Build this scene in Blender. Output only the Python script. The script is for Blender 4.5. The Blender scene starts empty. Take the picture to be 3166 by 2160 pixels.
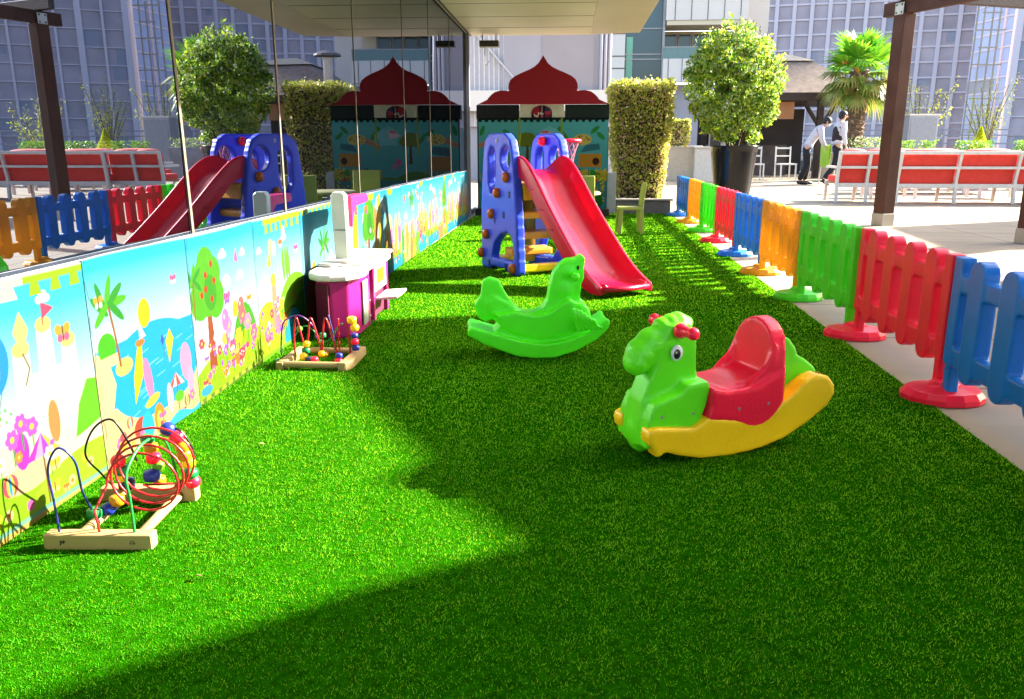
import bpy, bmesh, math, random
import numpy as np
from mathutils import Vector, Matrix
R = math.radians
sc = bpy.context.scene
C = sc.collection
random.seed(7)
rng = np.random.default_rng(7)

# ------------------------------------------------------------------ camera
cam = bpy.data.cameras.new("camera")
cam.sensor_width = 36.0
cam.lens = 28.58
cam.clip_end = 1500
cam.clip_start = 0.05
co = bpy.data.objects.new("camera", cam); C.objects.link(co)
co.location = (0, 0, 0.95)
co.rotation_euler = (R(90 - 14.03), 0, R(4.45))
sc.camera = co

# ------------------------------------------------------------------ light
SUN_EL, SUN_AZ = 28.0, 24.7            # azimuth from +X towards +Y
w = bpy.data.worlds.new("World"); sc.world = w; w.use_nodes = True
wn = w.node_tree.nodes; wl = w.node_tree.links
sky = wn.new("ShaderNodeTexSky"); sky.sky_type = 'NISHITA'; sky.sun_disc = False
sky.sun_elevation = R(SUN_EL); sky.sun_rotation = R(90 - SUN_AZ)
sky.dust_density = 3.0; sky.air_density = 1.0
bg = wn['Background']; bg.inputs[1].default_value = 0.11
wl.new(sky.outputs[0], bg.inputs[0])
sd = bpy.data.lights.new("sun", 'SUN'); sd.energy = 5.0; sd.angle = R(0.7); sd.color = (1.0, 0.93, 0.79)
so = bpy.data.objects.new("sun", sd); C.objects.link(so)
tosun = Vector((math.cos(R(SUN_EL)) * math.cos(R(SUN_AZ)), math.cos(R(SUN_EL)) * math.sin(R(SUN_AZ)), math.sin(R(SUN_EL))))
so.rotation_euler = (-tosun).to_track_quat('-Z', 'Y').to_euler()
so.location = (8, 4, 9)
vs = sc.view_settings
vs.view_transform = 'Standard'; vs.look = 'None'; vs.exposure = 3.15; vs.gamma = 1.0
sc.cycles.caustics_reflective = True      # the mirrored glass throws sunlight back on the toys and the fence
sc.cycles.sample_clamp_indirect = 4.0
sc.cycles.caustics_refractive = False
sc.cycles.max_bounces = 10

# ------------------------------------------------------------------ helpers
def lin(c):
    if isinstance(c, str):
        c = [int(c[i:i + 2], 16) / 255 for i in (0, 2, 4)]
        c = [x / 12.92 if x <= 0.04045 else ((x + 0.055) / 1.055) ** 2.4 for x in c]
    return (c[0], c[1], c[2], 1.0)

# the photograph is exposed for the shade, so most sunlit surfaces use modest base colours here
KEEP = {'slide_red_plastic': .56, 'fence_orange_plastic': .66, 'fence_green_plastic': .85, 'fence_red_plastic': .9, 'fence_blue_plastic': .8, 'green_plastic': 1.0, 'yellow_plastic': 1.0, 'red_plastic': 1.0,
        'bright_green_plastic': 1.0, 'tower_blue_plastic': .85, 'tower_ochre_plastic': .8, 'eye_white': .9, 'skin': .8, 'glossy_black_pot': .7, 'brown_timber_lit': .75, 'beige_composite_cladding': 1.15, 'beige_cladding_edge': .95, 'white_plastic': .95, 'pale_grey_green_plastic': .85, 'lavender_grey_render': .58, 'warm_grey_panel': .58,
        'beige_cladding': .72, 'sandy_soffit': .8, 'dark_red_painted_board': .75, 'red_cushion_fabric': .95, 'coral_cushion_fabric': .7, 'hazed_tower_glass': .58, 'white_painted_metal': .85, 'warm_white_counter': .85, 'sand_counter_panel': .8, 'pale_olive_plastic': .8, 'cream_painted_board': .8, 'brown_grey_shingle': .85}
def mat(name, col, rough=0.5, metal=0.0, noise=0.08, nscale=12.0, bump=0.0, bscale=80.0, transl=0.0, spec=0.5, coat=0.0):
    m = bpy.data.materials.new(name); m.use_nodes = True
    nt = m.node_tree; n = nt.nodes; l = nt.links
    b = n['Principled BSDF']; out = n['Material Output']
    b.inputs['Roughness'].default_value = rough; b.inputs['Metallic'].default_value = metal
    b.inputs['Specular IOR Level'].default_value = spec * .7
    b.inputs['Coat Weight'].default_value = coat
    kf = KEEP.get(name, .52); col = lin(col); col = tuple(c_ * kf for c_ in col[:3]) + (1,)
    tc = n.new('ShaderNodeTexCoord')
    nz = n.new('ShaderNodeTexNoise'); nz.inputs['Scale'].default_value = nscale; nz.inputs['Detail'].default_value = 5
    l.new(tc.outputs['Object'], nz.inputs['Vector'])
    mr = n.new('ShaderNodeMapRange'); mr.inputs[1].default_value = 0.3; mr.inputs[2].default_value = 0.7
    mr.inputs[3].default_value = 1 - noise; mr.inputs[4].default_value = 1 + noise
    l.new(nz.outputs[0], mr.inputs[0])
    mx = n.new('ShaderNodeVectorMath'); mx.operation = 'SCALE'
    mx.inputs[0].default_value = col[:3]; l.new(mr.outputs[0], mx.inputs['Scale'])
    l.new(mx.outputs[0], b.inputs['Base Color'])
    if bump:
        n2 = n.new('ShaderNodeTexNoise'); n2.inputs['Scale'].default_value = bscale; n2.inputs['Detail'].default_value = 4
        l.new(tc.outputs['Object'], n2.inputs['Vector'])
        bp = n.new('ShaderNodeBump'); bp.inputs['Strength'].default_value = bump; bp.inputs['Distance'].default_value = 0.01
        l.new(n2.outputs[0], bp.inputs['Height']); l.new(bp.outputs[0], b.inputs['Normal'])
    if transl:
        t = n.new('ShaderNodeBsdfTranslucent'); l.new(mx.outputs[0], t.inputs['Color'])
        ms = n.new('ShaderNodeMixShader'); ms.inputs[0].default_value = transl
        l.new(b.outputs[0], ms.inputs[1]); l.new(t.outputs[0], ms.inputs[2]); l.new(ms.outputs[0], out.inputs['Surface'])
    return m

def plastic(name, col, rough=0.32, transl=0.0):
    return mat(name, col, rough, noise=0.08, nscale=6, bump=0.12, bscale=160, transl=transl, spec=0.5)

def leafmat(name, cols, transl=0.45, rough=0.45, gain=.72):
    m = bpy.data.materials.new(name); m.use_nodes = True
    nt = m.node_tree; n = nt.nodes; l = nt.links
    b = n['Principled BSDF']; out = n['Material Output']
    b.inputs['Roughness'].default_value = rough; b.inputs['Specular IOR Level'].default_value = 0.25
    g = n.new('ShaderNodeNewGeometry')
    r = n.new('ShaderNodeValToRGB')
    el = r.color_ramp.elements
    for i, c in enumerate(cols):
        p = i / (len(cols) - 1)
        e = el[i] if i < 2 else el.new(p)
        e.position = p; e.color = tuple(min(q * gain, 1) for q in lin(c)[:3]) + (1,)
    if len(cols) > 2:
        for i, c in enumerate(cols):
            el[i].position = i / (len(cols) - 1); el[i].color = tuple(min(q * gain, 1) for q in lin(c)[:3]) + (1,)
    l.new(g.outputs['Random Per Island'], r.inputs[0])
    l.new(r.outputs[0], b.inputs['Base Color'])
    t = n.new('ShaderNodeBsdfTranslucent'); l.new(r.outputs[0], t.inputs['Color'])
    ms = n.new('ShaderNodeMixShader'); ms.inputs[0].default_value = transl
    l.new(b.outputs[0], ms.inputs[1]); l.new(t.outputs[0], ms.inputs[2]); l.new(ms.outputs[0], out.inputs['Surface'])
    return m

class MB:
    def __init__(s): s.v = []; s.f = []
    def add(s, v, f, M=None):
        o = len(s.v)
        if M is not None: v = [tuple(M @ Vector(p)) for p in v]
        s.v += [tuple(p) for p in v]; s.f += [tuple(i + o for i in q) for q in f]; return s
    def box(s, c, d, M=None, rz=0, rx=0, ry=0):
        x, y, z = d[0] / 2, d[1] / 2, d[2] / 2
        v = [(-x, -y, -z), (x, -y, -z), (x, y, -z), (-x, y, -z), (-x, -y, z), (x, -y, z), (x, y, z), (-x, y, z)]
        T = Matrix.Translation(c) @ Matrix.Rotation(rz, 4, 'Z') @ Matrix.Rotation(ry, 4, 'Y') @ Matrix.Rotation(rx, 4, 'X')
        if M is not None: T = M @ T
        return s.add(v, [(0, 3, 2, 1), (4, 5, 6, 7), (0, 1, 5, 4), (1, 2, 6, 5), (2, 3, 7, 6), (3, 0, 4, 7)], T)
    def bar(s, a, b, w_, h_=None, up=(0, 0, 1)):
        a = Vector(a); b = Vector(b); d = b - a; L = d.length; d.normalize()
        up = Vector(up)
        if abs(d.dot(up)) > 0.98: up = Vector((1, 0, 0))
        x = d.cross(up).normalized(); z = x.cross(d)
        Mx = Matrix((x, d, z)).transposed().to_4x4(); Mx.translation = (a + b) / 2
        return s.box((0, 0, 0), (w_, L, h_ or w_), Mx)
    def prism(s, poly, t0, t1, fn=lambda a, b, t: (a, t, b)):
        n_ = len(poly)
        ar = sum(poly[i][0] * poly[(i + 1) % n_][1] - poly[(i + 1) % n_][0] * poly[i][1] for i in range(n_))
        p = poly if ar > 0 else poly[::-1]
        v = [fn(a, b, t0) for a, b in p] + [fn(a, b, t1) for a, b in p]
        f = [tuple(range(n_)), tuple(range(2 * n_ - 1, n_ - 1, -1))]
        f += [(i, i + n_, (i + 1) % n_ + n_, (i + 1) % n_) for i in range(n_)]
        return s.add(v, f)
    def tube(s, pts, r, n_=10, caps=True):
        pts = [Vector(p) for p in pts]; m = len(pts)
        rs = r if isinstance(r, (list, tuple)) else [r] * m
        prev = None; v = []; f = []
        for i, p in enumerate(pts):
            d = (pts[min(i + 1, m - 1)] - pts[max(i - 1, 0)]).normalized()
            if prev is None:
                a = Vector((0, 0, 1)) if abs(d.z) < 0.9 else Vector((1, 0, 0))
                x = d.cross(a).normalized()
            else:
                x = (prev - d * prev.dot(d)).normalized()
            prev = x; y = d.cross(x)
            for k in range(n_):
                t = 2 * math.pi * k / n_
                v.append(p + (x * math.cos(t) + y * math.sin(t)) * rs[i])
        for i in range(m - 1):
            for k in range(n_):
                a = i * n_ + k; b = i * n_ + (k + 1) % n_
                f.append((a, b, b + n_, a + n_))
        if caps: f.append(tuple(range(n_ - 1, -1, -1))); f.append(tuple((m - 1) * n_ + k for k in range(n_)))
        return s.add(v, f)
    def lathe(s, prof, c=(0, 0, 0), n_=28, M=None, sq=1.0):
        v = []; f = []; m = len(prof)
        for r, z in prof:
            for k in range(n_):
                t = 2 * math.pi * k / n_
                v.append((c[0] + r * math.cos(t), c[1] + r * math.sin(t) * sq, c[2] + z))
        for i in range(m - 1):
            for k in range(n_):
                a = i * n_ + k; b = i * n_ + (k + 1) % n_
                f.append((a, b, b + n_, a + n_))
        f.append(tuple(range(n_ - 1, -1, -1))); f.append(tuple((m - 1) * n_ + k for k in range(n_)))
        return s.add(v, f, M)
    def ell(s, c, d, n_=16, m=10, M=None, rz=0, ry=0):
        prof = [(max(1e-4, math.sin(math.pi * i / m)), -math.cos(math.pi * i / m)) for i in range(m + 1)]
        T = Matrix.Translation(c) @ Matrix.Rotation(rz, 4, 'Z') @ Matrix.Rotation(ry, 4, 'Y') @ Matrix.Diagonal((d[0], d[1], d[2], 1))
        if M is not None: T = M @ T
        return s.lathe(prof, (0, 0, 0), n_, T)
    def build(s, name, m, parent=None, smooth=False, bevel=0, seg=2, remesh=0, sm=3):
        me = bpy.data.meshes.new(name); me.from_pydata(s.v, [], s.f)
        bm = bmesh.new(); bm.from_mesh(me); bmesh.ops.recalc_face_normals(bm, faces=bm.faces); bm.to_mesh(me); bm.free()
        if m is not None: me.materials.append(m)
        if smooth: me.shade_smooth()
        o = bpy.data.objects.new(name, me); C.objects.link(o)
        if parent: o.parent = parent
        if bevel:
            b = o.modifiers.new("bevel", 'BEVEL'); b.width = bevel; b.segments = seg; b.limit_method = 'ANGLE'; b.angle_limit = R(40)
            b.harden_normals = False
        if remesh:
            rm = o.modifiers.new("remesh", 'REMESH'); rm.mode = 'VOXEL'; rm.voxel_size = remesh; rm.use_smooth_shade = True
            s_ = o.modifiers.new("smooth", 'SMOOTH'); s_.factor = 0.5; s_.iterations = sm
        return o

def tag(o, label=None, cat=None, group=None, kind=None):
    if label: o['label'] = label
    if cat: o['category'] = cat
    if group: o['group'] = group
    if kind: o['kind'] = kind
    return o

def thing(name, label, cat, loc=(0, 0, 0), rz=0, group=None):
    o = bpy.data.objects.new(name, None); C.objects.link(o); o.empty_display_size = 0.1
    o.location = loc; o.rotation_euler = (0, 0, rz)
    return tag(o, label, cat, group)

def struct(o): o['kind'] = 'structure'; return o

def copy_tree(o, parent=None):
    c = o.copy(); C.objects.link(c); c.parent = parent
    for ch in list(o.children): copy_tree(ch, c)
    return c

def arc(cx, cy, r, a0, a1, n_=10, ry=None):
    ry = r if ry is None else ry
    return [(cx + r * math.cos(R(a0 + (a1 - a0) * i / n_)), cy + ry * math.sin(R(a0 + (a1 - a0) * i / n_))) for i in range(n_ + 1)]

def spline(pts, k=6):
    P = [Vector(p) for p in pts]; out = []
    for i in range(len(P) - 1):
        p0 = P[max(i - 1, 0)]; p1 = P[i]; p2 = P[i + 1]; p3 = P[min(i + 2, len(P) - 1)]
        for j in range(k):
            t = j / k
            out.append(0.5 * ((2 * p1) + (p2 - p0) * t + (2 * p0 - 5 * p1 + 4 * p2 - p3) * t * t + (3 * p1 - p0 - 3 * p2 + p3) * t ** 3))
    out.append(P[-1]); return out

def quads(name, V, m, parent=None, nper=4):
    """fast mesh from an (n, nper, 3) array of separate faces"""
    V = np.asarray(V, dtype=np.float32); n_ = V.shape[0]
    me = bpy.data.meshes.new(name)
    me.vertices.add(n_ * nper); me.vertices.foreach_set('co', V.reshape(-1))
    me.loops.add(n_ * nper); me.loops.foreach_set('vertex_index', np.arange(n_ * nper, dtype=np.int32))
    me.polygons.add(n_); me.polygons.foreach_set('loop_start', np.arange(0, n_ * nper, nper, dtype=np.int32))
    me.update(calc_edges=True); me.materials.append(m)
    o = bpy.data.objects.new(name, me); C.objects.link(o)
    if parent: o.parent = parent
    return o

def leaves(P, size, asp=0.5, up=0.0):
    """P (n,3) leaf centres -> diamond leaf quads with random orientation"""
    n_ = len(P)
    a = rng.normal(size=(n_, 3)); a[:, 2] += up; a /= np.linalg.norm(a, axis=1)[:, None]
    b = rng.normal(size=(n_, 3)); b -= a * (a * b).sum(1)[:, None]; b /= np.linalg.norm(b, axis=1)[:, None]
    s_ = (size * rng.uniform(0.6, 1.3, n_))[:, None]
    return np.stack([P - a * s_, P + b * s_ * asp, P + a * s_, P - b * s_ * asp], 1)

# ------------------------------------------------------------------ materials
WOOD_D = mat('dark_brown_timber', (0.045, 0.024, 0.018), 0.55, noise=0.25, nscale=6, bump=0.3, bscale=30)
STEEL = mat('galvanised_plate', (0.55, 0.55, 0.5), 0.45, metal=0.3)
WHITE_M = mat('white_painted_metal', (0.62, 0.58, 0.52), 0.4)
RED_F = mat('red_cushion_fabric', (0.62, 0.045, 0.03), 0.85, bump=0.3, bscale=300)
PINK_F = mat('coral_cushion_fabric', (0.85, 0.16, 0.13), 0.85, bump=0.3, bscale=300)
BLACK = mat('black_plastic', (0.012, 0.012, 0.014), 0.4)
DARKG = mat('matte_black_board', (0.004, 0.005, 0.004), 0.9, noise=0.0)

P_RED = plastic('red_plastic', (0.95, 0.010, 0.045))
P_BLUE = plastic('blue_plastic', (0.012, 0.13, 0.60))
P_GREEN = plastic('green_plastic', (0.13, 0.80, 0.012))
P_YEL = plastic('yellow_plastic', (1.0, 0.60, 0.008))
P_ORG = plastic('orange_plastic', (0.85, 0.17, 0.01))
F_RED = plastic('fence_red_plastic', (0.92, 0.012, 0.045), transl=0.1)
F_BLUE = plastic('fence_blue_plastic', (0.01, 0.20, 0.68), transl=0.1)
F_GREEN = plastic('fence_green_plastic', (0.09, 0.78, 0.015), transl=0.25)
F_ORG = plastic('fence_orange_plastic', (1.0, 0.55, 0.015), transl=0.35)
S_BLUE = plastic('tower_blue_plastic', (0.03, 0.07, 0.80))
S_RED = plastic('slide_red_plastic', (0.95, 0.006, 0.055), rough=0.25, transl=0.12)
S_YEL = plastic('tower_ochre_plastic', (0.92, 0.38, 0.03))
T_GREEN = plastic('dark_green_bead', (0.01, 0.32, 0.08))

# ------------------------------------------------------------------ ground
def paving():
    m = bpy.data.materials.new('pale_stone_paving'); m.use_nodes = True
    nt = m.node_tree; n = nt.nodes; l = nt.links; b = n['Principled BSDF']
    tc = n.new('ShaderNodeTexCoord')
    br = n.new('ShaderNodeTexBrick'); br.inputs['Scale'].default_value = 1.0
    br.inputs['Brick Width'].default_value = 0.9; br.inputs['Row Height'].default_value = 0.9
    br.offset = 0.0; br.inputs['Mortar Size'].default_value = 0.007
    br.inputs['Color1'].default_value = (0.27, 0.222, 0.158, 1); br.inputs['Color2'].default_value = (0.25, 0.207, 0.148, 1)
    br.inputs['Mortar'].default_value = (0.06, 0.05, 0.04, 1)
    mp = n.new('ShaderNodeMapping'); mp.inputs['Location'].default_value = (0.06, 0.31, 0)
    l.new(tc.outputs['Object'], mp.inputs[0]); l.new(mp.outputs[0], br.inputs['Vector'])
    nz = n.new('ShaderNodeTexNoise'); nz.inputs['Scale'].default_value = 1.3; nz.inputs['Detail'].default_value = 7
    mp2 = n.new('ShaderNodeMapping'); mp2.inputs['Scale'].default_value = (1, 3, 1)
    l.new(tc.outputs['Object'], mp2.inputs[0]); l.new(mp2.outputs[0], nz.inputs['Vector'])
    mr = n.new('ShaderNodeMapRange'); mr.inputs[1].default_value = 0.25; mr.inputs[2].default_value = 0.75
    mr.inputs[3].default_value = 0.84; mr.inputs[4].default_value = 1.1
    l.new(nz.outputs[0], mr.inputs[0])
    mx = n.new('ShaderNodeVectorMath'); mx.operation = 'SCALE'
    l.new(br.outputs['Color'], mx.inputs[0]); l.new(mr.outputs[0], mx.inputs['Scale'])
    l.new(mx.outputs[0], b.inputs['Base Color']); b.inputs['Roughness'].default_value = 0.75; b.inputs['Specular IOR Level'].default_value = 0.15
    return m
g = MB(); g.v = [(-300, -60, 0), (400, -60, 0), (400, 600, 0), (-300, 600, 0)]; g.f = [(0, 1, 2, 3)]
struct(g.build('paving', paving()))

turf_m = mat('turf_backing', (0.02, 0.17, 0.001), 1.0, noise=0.4, nscale=60, bump=1.0, bscale=300, spec=0)
g = MB(); g.box((-0.035, 5.85, 0.003), (2.77, 14.1, 0.006)); struct(g.build('lawn', turf_m))

def grass():
    parts = []
    # (y0, y1, blades per m2, height, width)
    for y0, y1, den, h, wd in ((0.7, 1.7, 42000, 0.0095, 0.0011), (1.7, 2.6, 36000, 0.0105, 0.0013), (2.6, 4.2, 20000, 0.012, 0.0019),
                               (4.2, 7, 8000, 0.014, 0.0031), (7, 12.9, 2600, 0.017, 0.006)):
        n_ = int((y1 - y0) * 2.80 * den)
        x = rng.uniform(-1.41, 1.352, n_) + 0.006 * np.sin(rng.uniform(0, 6, n_)); y = rng.uniform(y0, y1, n_)
        # clumpy length
        k = 0.75 + 0.35 * np.sin(x * 37 + 3 * np.sin(y * 23)) * np.sin(y * 41 + 2 * np.sin(x * 19)) * 0.6
        hh = h * rng.uniform(0.55, 1.25, n_) * k
        a = rng.uniform(0, 2 * np.pi, n_); ln = rng.uniform(0.2, 1.2, n_) * hh
        b = rng.uniform(0, 2 * np.pi, n_)
        ww = wd * rng.uniform(0.6, 1.3, n_)
        z = np.full(n_, 0.004)
        keep = ~(((np.abs(x - 0.73) < .006) | (np.abs(x + 0.52) < .005)) & (rng.random(n_) < .75))
        hh = hh * np.where(keep, 1, .05)
        p0 = np.stack([x - np.cos(b) * ww, y - np.sin(b) * ww, z], 1)
        p1 = np.stack([x + np.cos(b) * ww, y + np.sin(b) * ww, z], 1)
        p2 = np.stack([x + np.cos(a) * ln, y + np.sin(a) * ln, z + hh], 1)
        parts.append(np.stack([p0, p1, p2], 1))
    V = np.concatenate(parts)
    m = leafmat('artificial_turf_blades', [(0.014, 0.10, 0.006), (0.07, 0.40, 0.018), (0.11, 0.56, 0.024), (0.16, 0.74, 0.036)], transl=0.5, rough=0.9, gain=.58)
    nt = m.node_tree; nn = nt.nodes; ll = nt.links
    geo = nn.new('ShaderNodeNewGeometry'); mp_ = nn.new('ShaderNodeMapping'); mp_.inputs['Scale'].default_value = (3.2, 0.35, 1)
    n1 = nn.new('ShaderNodeTexNoise'); n1.inputs['Scale'].default_value = 1.6; n1.inputs['Detail'].default_value = 6; n1.inputs['Roughness'].default_value = .65
    ll.new(geo.outputs['Position'], mp_.inputs[0]); ll.new(mp_.outputs[0], n1.inputs['Vector'])
    mr_ = nn.new('ShaderNodeMapRange'); mr_.inputs[1].default_value = .3; mr_.inputs[2].default_value = .7; mr_.inputs[3].default_value = .72; mr_.inputs[4].default_value = 1.12
    ll.new(n1.outputs[0], mr_.inputs[0])
    ramp = [q for q in nn if q.type == 'VALTORGB'][0]; vm = nn.new('ShaderNodeVectorMath'); vm.operation = 'SCALE'
    ll.new(ramp.outputs[0], vm.inputs[0]); ll.new(mr_.outputs[0], vm.inputs['Scale'])
    for q in nn:
        if q.type == 'BSDF_PRINCIPLED': ll.new(vm.outputs[0], q.inputs['Base Color']); q.inputs['Specular IOR Level'].default_value = 0.0
        if q.type == 'BSDF_TRANSLUCENT':        # light coming through the blades is yellower than light bouncing off them
            tn = nn.new('ShaderNodeVectorMath'); tn.operation = 'MULTIPLY'; tn.inputs[1].default_value = (4.0, 1.6, .9)
            ll.new(vm.outputs[0], tn.inputs[0]); ll.new(tn.outputs[0], q.inputs['Color'])
    o = quads('turf_grass', V, m, nper=3)
    tag(o, 'bright green artificial turf blades covering the play area', 'grass', kind='stuff')
grass()

# ------------------------------------------------------------------ painted pictures (vertex colour rasters)
class Art:
    def __init__(s, W, H, px):
        s.px = px; s.nx = int(round(W / px)) + 1; s.ny = int(round(H / px)) + 1; s.W = W; s.H = H
        s.X, s.Y = np.meshgrid(np.linspace(0, W, s.nx), np.linspace(0, H, s.ny))
        s.c = np.ones((s.ny, s.nx, 3))
    def mix(s, mask, col):
        c = np.array(lin(col)[:3]); mk = np.clip(mask, 0, 1)[..., None]; s.c = s.c * (1 - mk) + c * mk; return s
    def grad(s, c0, c1, z0=0.0, z1=None):
        z1 = s.H if z1 is None else z1
        t = np.clip((s.Y - z0) / (z1 - z0), 0, 1)[..., None]
        s.c = np.array(lin(c0)[:3]) * (1 - t) + np.array(lin(c1)[:3]) * t; return s
    def ell(s, x, y, rx, ry, col, a=1.0, soft=1.0, rot=0):
        cs, sn = math.cos(R(rot)), math.sin(R(rot)); dx = s.X - x; dy = s.Y - y
        d = np.sqrt(((dx * cs + dy * sn) / rx) ** 2 + ((-dx * sn + dy * cs) / ry) ** 2)
        return s.mix(a * (1 - d) * min(rx, ry) / (s.px * soft) + 0.5 * a * (d < 1), col) if soft == 1.0 else s.mix(a * np.clip((1 - d) * 2 / soft, 0, 1), col)
    def poly(s, pts, col, a=1.0):
        ins = np.zeros(s.X.shape, bool); n_ = len(pts)
        for i in range(n_):
            x0, y0 = pts[i]; x1, y1 = pts[(i + 1) % n_]
            if y0 == y1: continue
            cnd = ((y0 > s.Y) != (y1 > s.Y)) & (s.X < (x1 - x0) * (s.Y - y0) / (y1 - y0) + x0)
            ins ^= cnd
        return s.mix(ins * a, col)
    def line(s, pts, w_, col, a=1.0):
        d = np.full(s.X.shape, 9.0)
        for (x0, y0), (x1, y1) in zip(pts, pts[1:]):
            L = max((x1 - x0) ** 2 + (y1 - y0) ** 2, 1e-9)
            t = np.clip(((s.X - x0) * (x1 - x0) + (s.Y - y0) * (y1 - y0)) / L, 0, 1)
            d = np.minimum(d, np.hypot(s.X - x0 - t * (x1 - x0), s.Y - y0 - t * (y1 - y0)))
        return s.mix(a * ((w_ / 2 - d) / s.px + 0.5), col)
    def hill(s, x, r, top, col, a=1.0):
        return s.mix(a * ((top * np.clip(1 - ((s.X - x) / r) ** 2, 0, 1) ** 0.6 - s.Y) / s.px), col)
    def wave(s, base, amp, fr, ph, col):
        return s.mix((base + amp * np.sin(s.X * fr + ph) + amp * 0.5 * np.sin(s.X * fr * 2.3 + ph * 2) - s.Y) / s.px, col)
    def cloud(s, x, y, r, col='fdfdff', a=0.9):
        for dx, dy, k in ((0, 0, 1), (-0.9, -0.25, 0.65), (0.95, -0.2, 0.7), (0.3, 0.35, 0.7)):
            s.ell(x + dx * r, y + dy * r, r * k, r * k * 0.8, col, a)
        return s
    def palm(s, x, y, h, lean=0.0):
        s.line([(x, y), (x + lean * 0.4, y + h * 0.5), (x + lean, y + h)], h * 0.06, 'a8622c')
        for a_ in (5, 40, 85, 140, 178, 215, 320):
            dx, dy = math.cos(R(a_)), math.sin(R(a_))
            s.ell(x + lean + dx * h * 0.26, y + h + dy * h * 0.2 + 0.02 * h, h * 0.29, h * 0.075, '58c21c' if a_ % 2 else '2fa52c', rot=a_ * (0.8 if a_ < 200 else 1))
        return s
    def tree(s, x, y, h, apples=True):
        s.poly([(x - h * .07, y), (x + h * .08, y), (x + h * .035, y + h * .55), (x - h * .03, y + h * .55)], 'b0552a')
        for dx, dy, r in ((0, .72, .26), (-.14, .62, .17), (.15, .6, .18), (.02, .9, .16), (.13, .82, .15)):
            s.ell(x + dx * h, y + dy * h, r * h, r * h, '5cc31c')
        s.ell(x + .06 * h, y + .66 * h, .12 * h, .16 * h, '40ab1c', 0.6)
        if apples:
            for dx, dy in ((-.1, .66), (.08, .6), (.0, .82), (.15, .75), (-.02, .7), (.12, .9)):
                s.ell(x + dx * h, y + dy * h, .028 * h, .032 * h, 'f03a20')
        return s
    def flower(s, x, y, r, col='ff6fb5', mid='ffe24a', stem=True):
        if stem: s.line([(x, y - r * 4), (x, y)], r * 0.35, '3fae20')
        for k in range(6):
            s.ell(x + math.cos(k * 1.047) * r, y + math.sin(k * 1.047) * r, r * .62, r * .62, col)
        return s.ell(x, y, r * .5, r * .5, mid)
    def teeth(s, col, depth=0.045, n_=6, x0=0.0, x1=None, top=True):
        x1 = s.W if x1 is None else x1
        edge = s.H if top else 0; sg = -1 if top else 1
        dd = (edge - s.Y) if top else s.Y
        s.mix(((depth * 0.45 - dd) / s.px) * ((s.X > x0) & (s.X < x1)), col)
        for k in range(n_):
            xx = x0 + (k + .5) * (x1 - x0) / n_; wd = (x1 - x0) / n_ * .5
            s.poly([(xx - wd * .32, edge + sg * depth * .3), (xx + wd * .32, edge + sg * depth * .3), (xx + wd * .55, edge + sg * depth), (xx - wd * .55, edge + sg * depth)], col)
        return s
    def kite(s, x, y, r, col):
        s.poly([(x, y + r), (x + r * .6, y), (x, y - r * 1.2), (x - r * .6, y)], col)
        return s.line([(x, y - r * 1.2), (x + r * .4, y - r * 2), (x, y - r * 2.8)], r * .1, '5a4a3a')
    def balloon(s, x, y, r, col):
        s.line([(x, y), (x + r * .2, y - r * 3.2)], r * .08, '605040')
        s.ell(x, y, r * .8, r, col); return s.ell(x - r * .25, y + r * .3, r * .15, r * .25, 'ffffff', .7)
    def castle(s, x, y, wd, h, col='f7e3a8'):
        s.poly([(x - wd, y), (x + wd, y), (x + wd * .9, y + h * .6), (x - wd * .9, y + h * .6)], col)
        for dx, hh in ((-.75, .85), (0, 1.0), (.75, .8)):
            s.poly([(x + dx * wd - wd * .28, y), (x + dx * wd + wd * .28, y), (x + dx * wd + wd * .24, y + h * hh), (x + dx * wd - wd * .24, y + h * hh)], col)
            s.ell(x + dx * wd, y + h * hh, wd * .26, wd * .16, 'f2cf80')
        s.ell(x, y + h * .12, wd * .18, h * .2, 'c99a55')
        return s.line([(x, y + h), (x, y + h * 1.2)], .004, '806040').poly([(x, y + h * 1.2), (x + wd * .4, y + h * 1.12), (x, y + h * 1.05)], 'f04f7a')

def artmat():
    m = bpy.data.materials.new('printed_picture_on_foam'); m.use_nodes = True
    n = m.node_tree.nodes; l = m.node_tree.links; b = n['Principled BSDF']
    a = n.new('ShaderNodeAttribute'); a.attribute_name = 'paint'; l.new(a.outputs['Color'], b.inputs['Base Color'])
    b.inputs['Roughness'].default_value = 0.6; b.inputs['Specular IOR Level'].default_value = 0.08
    tc = n.new('ShaderNodeTexCoord'); nz = n.new('ShaderNodeTexNoise'); nz.inputs['Scale'].default_value = 7
    l.new(tc.outputs['Object'], nz.inputs['Vector'])
    bp = n.new('ShaderNodeBump'); bp.inputs['Strength'].default_value = 0.25; bp.inputs['Distance'].default_value = 0.02
    l.new(nz.outputs[0], bp.inputs['Height']); l.new(bp.outputs[0], b.inputs['Normal'])
    return m
ART = artmat()

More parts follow.
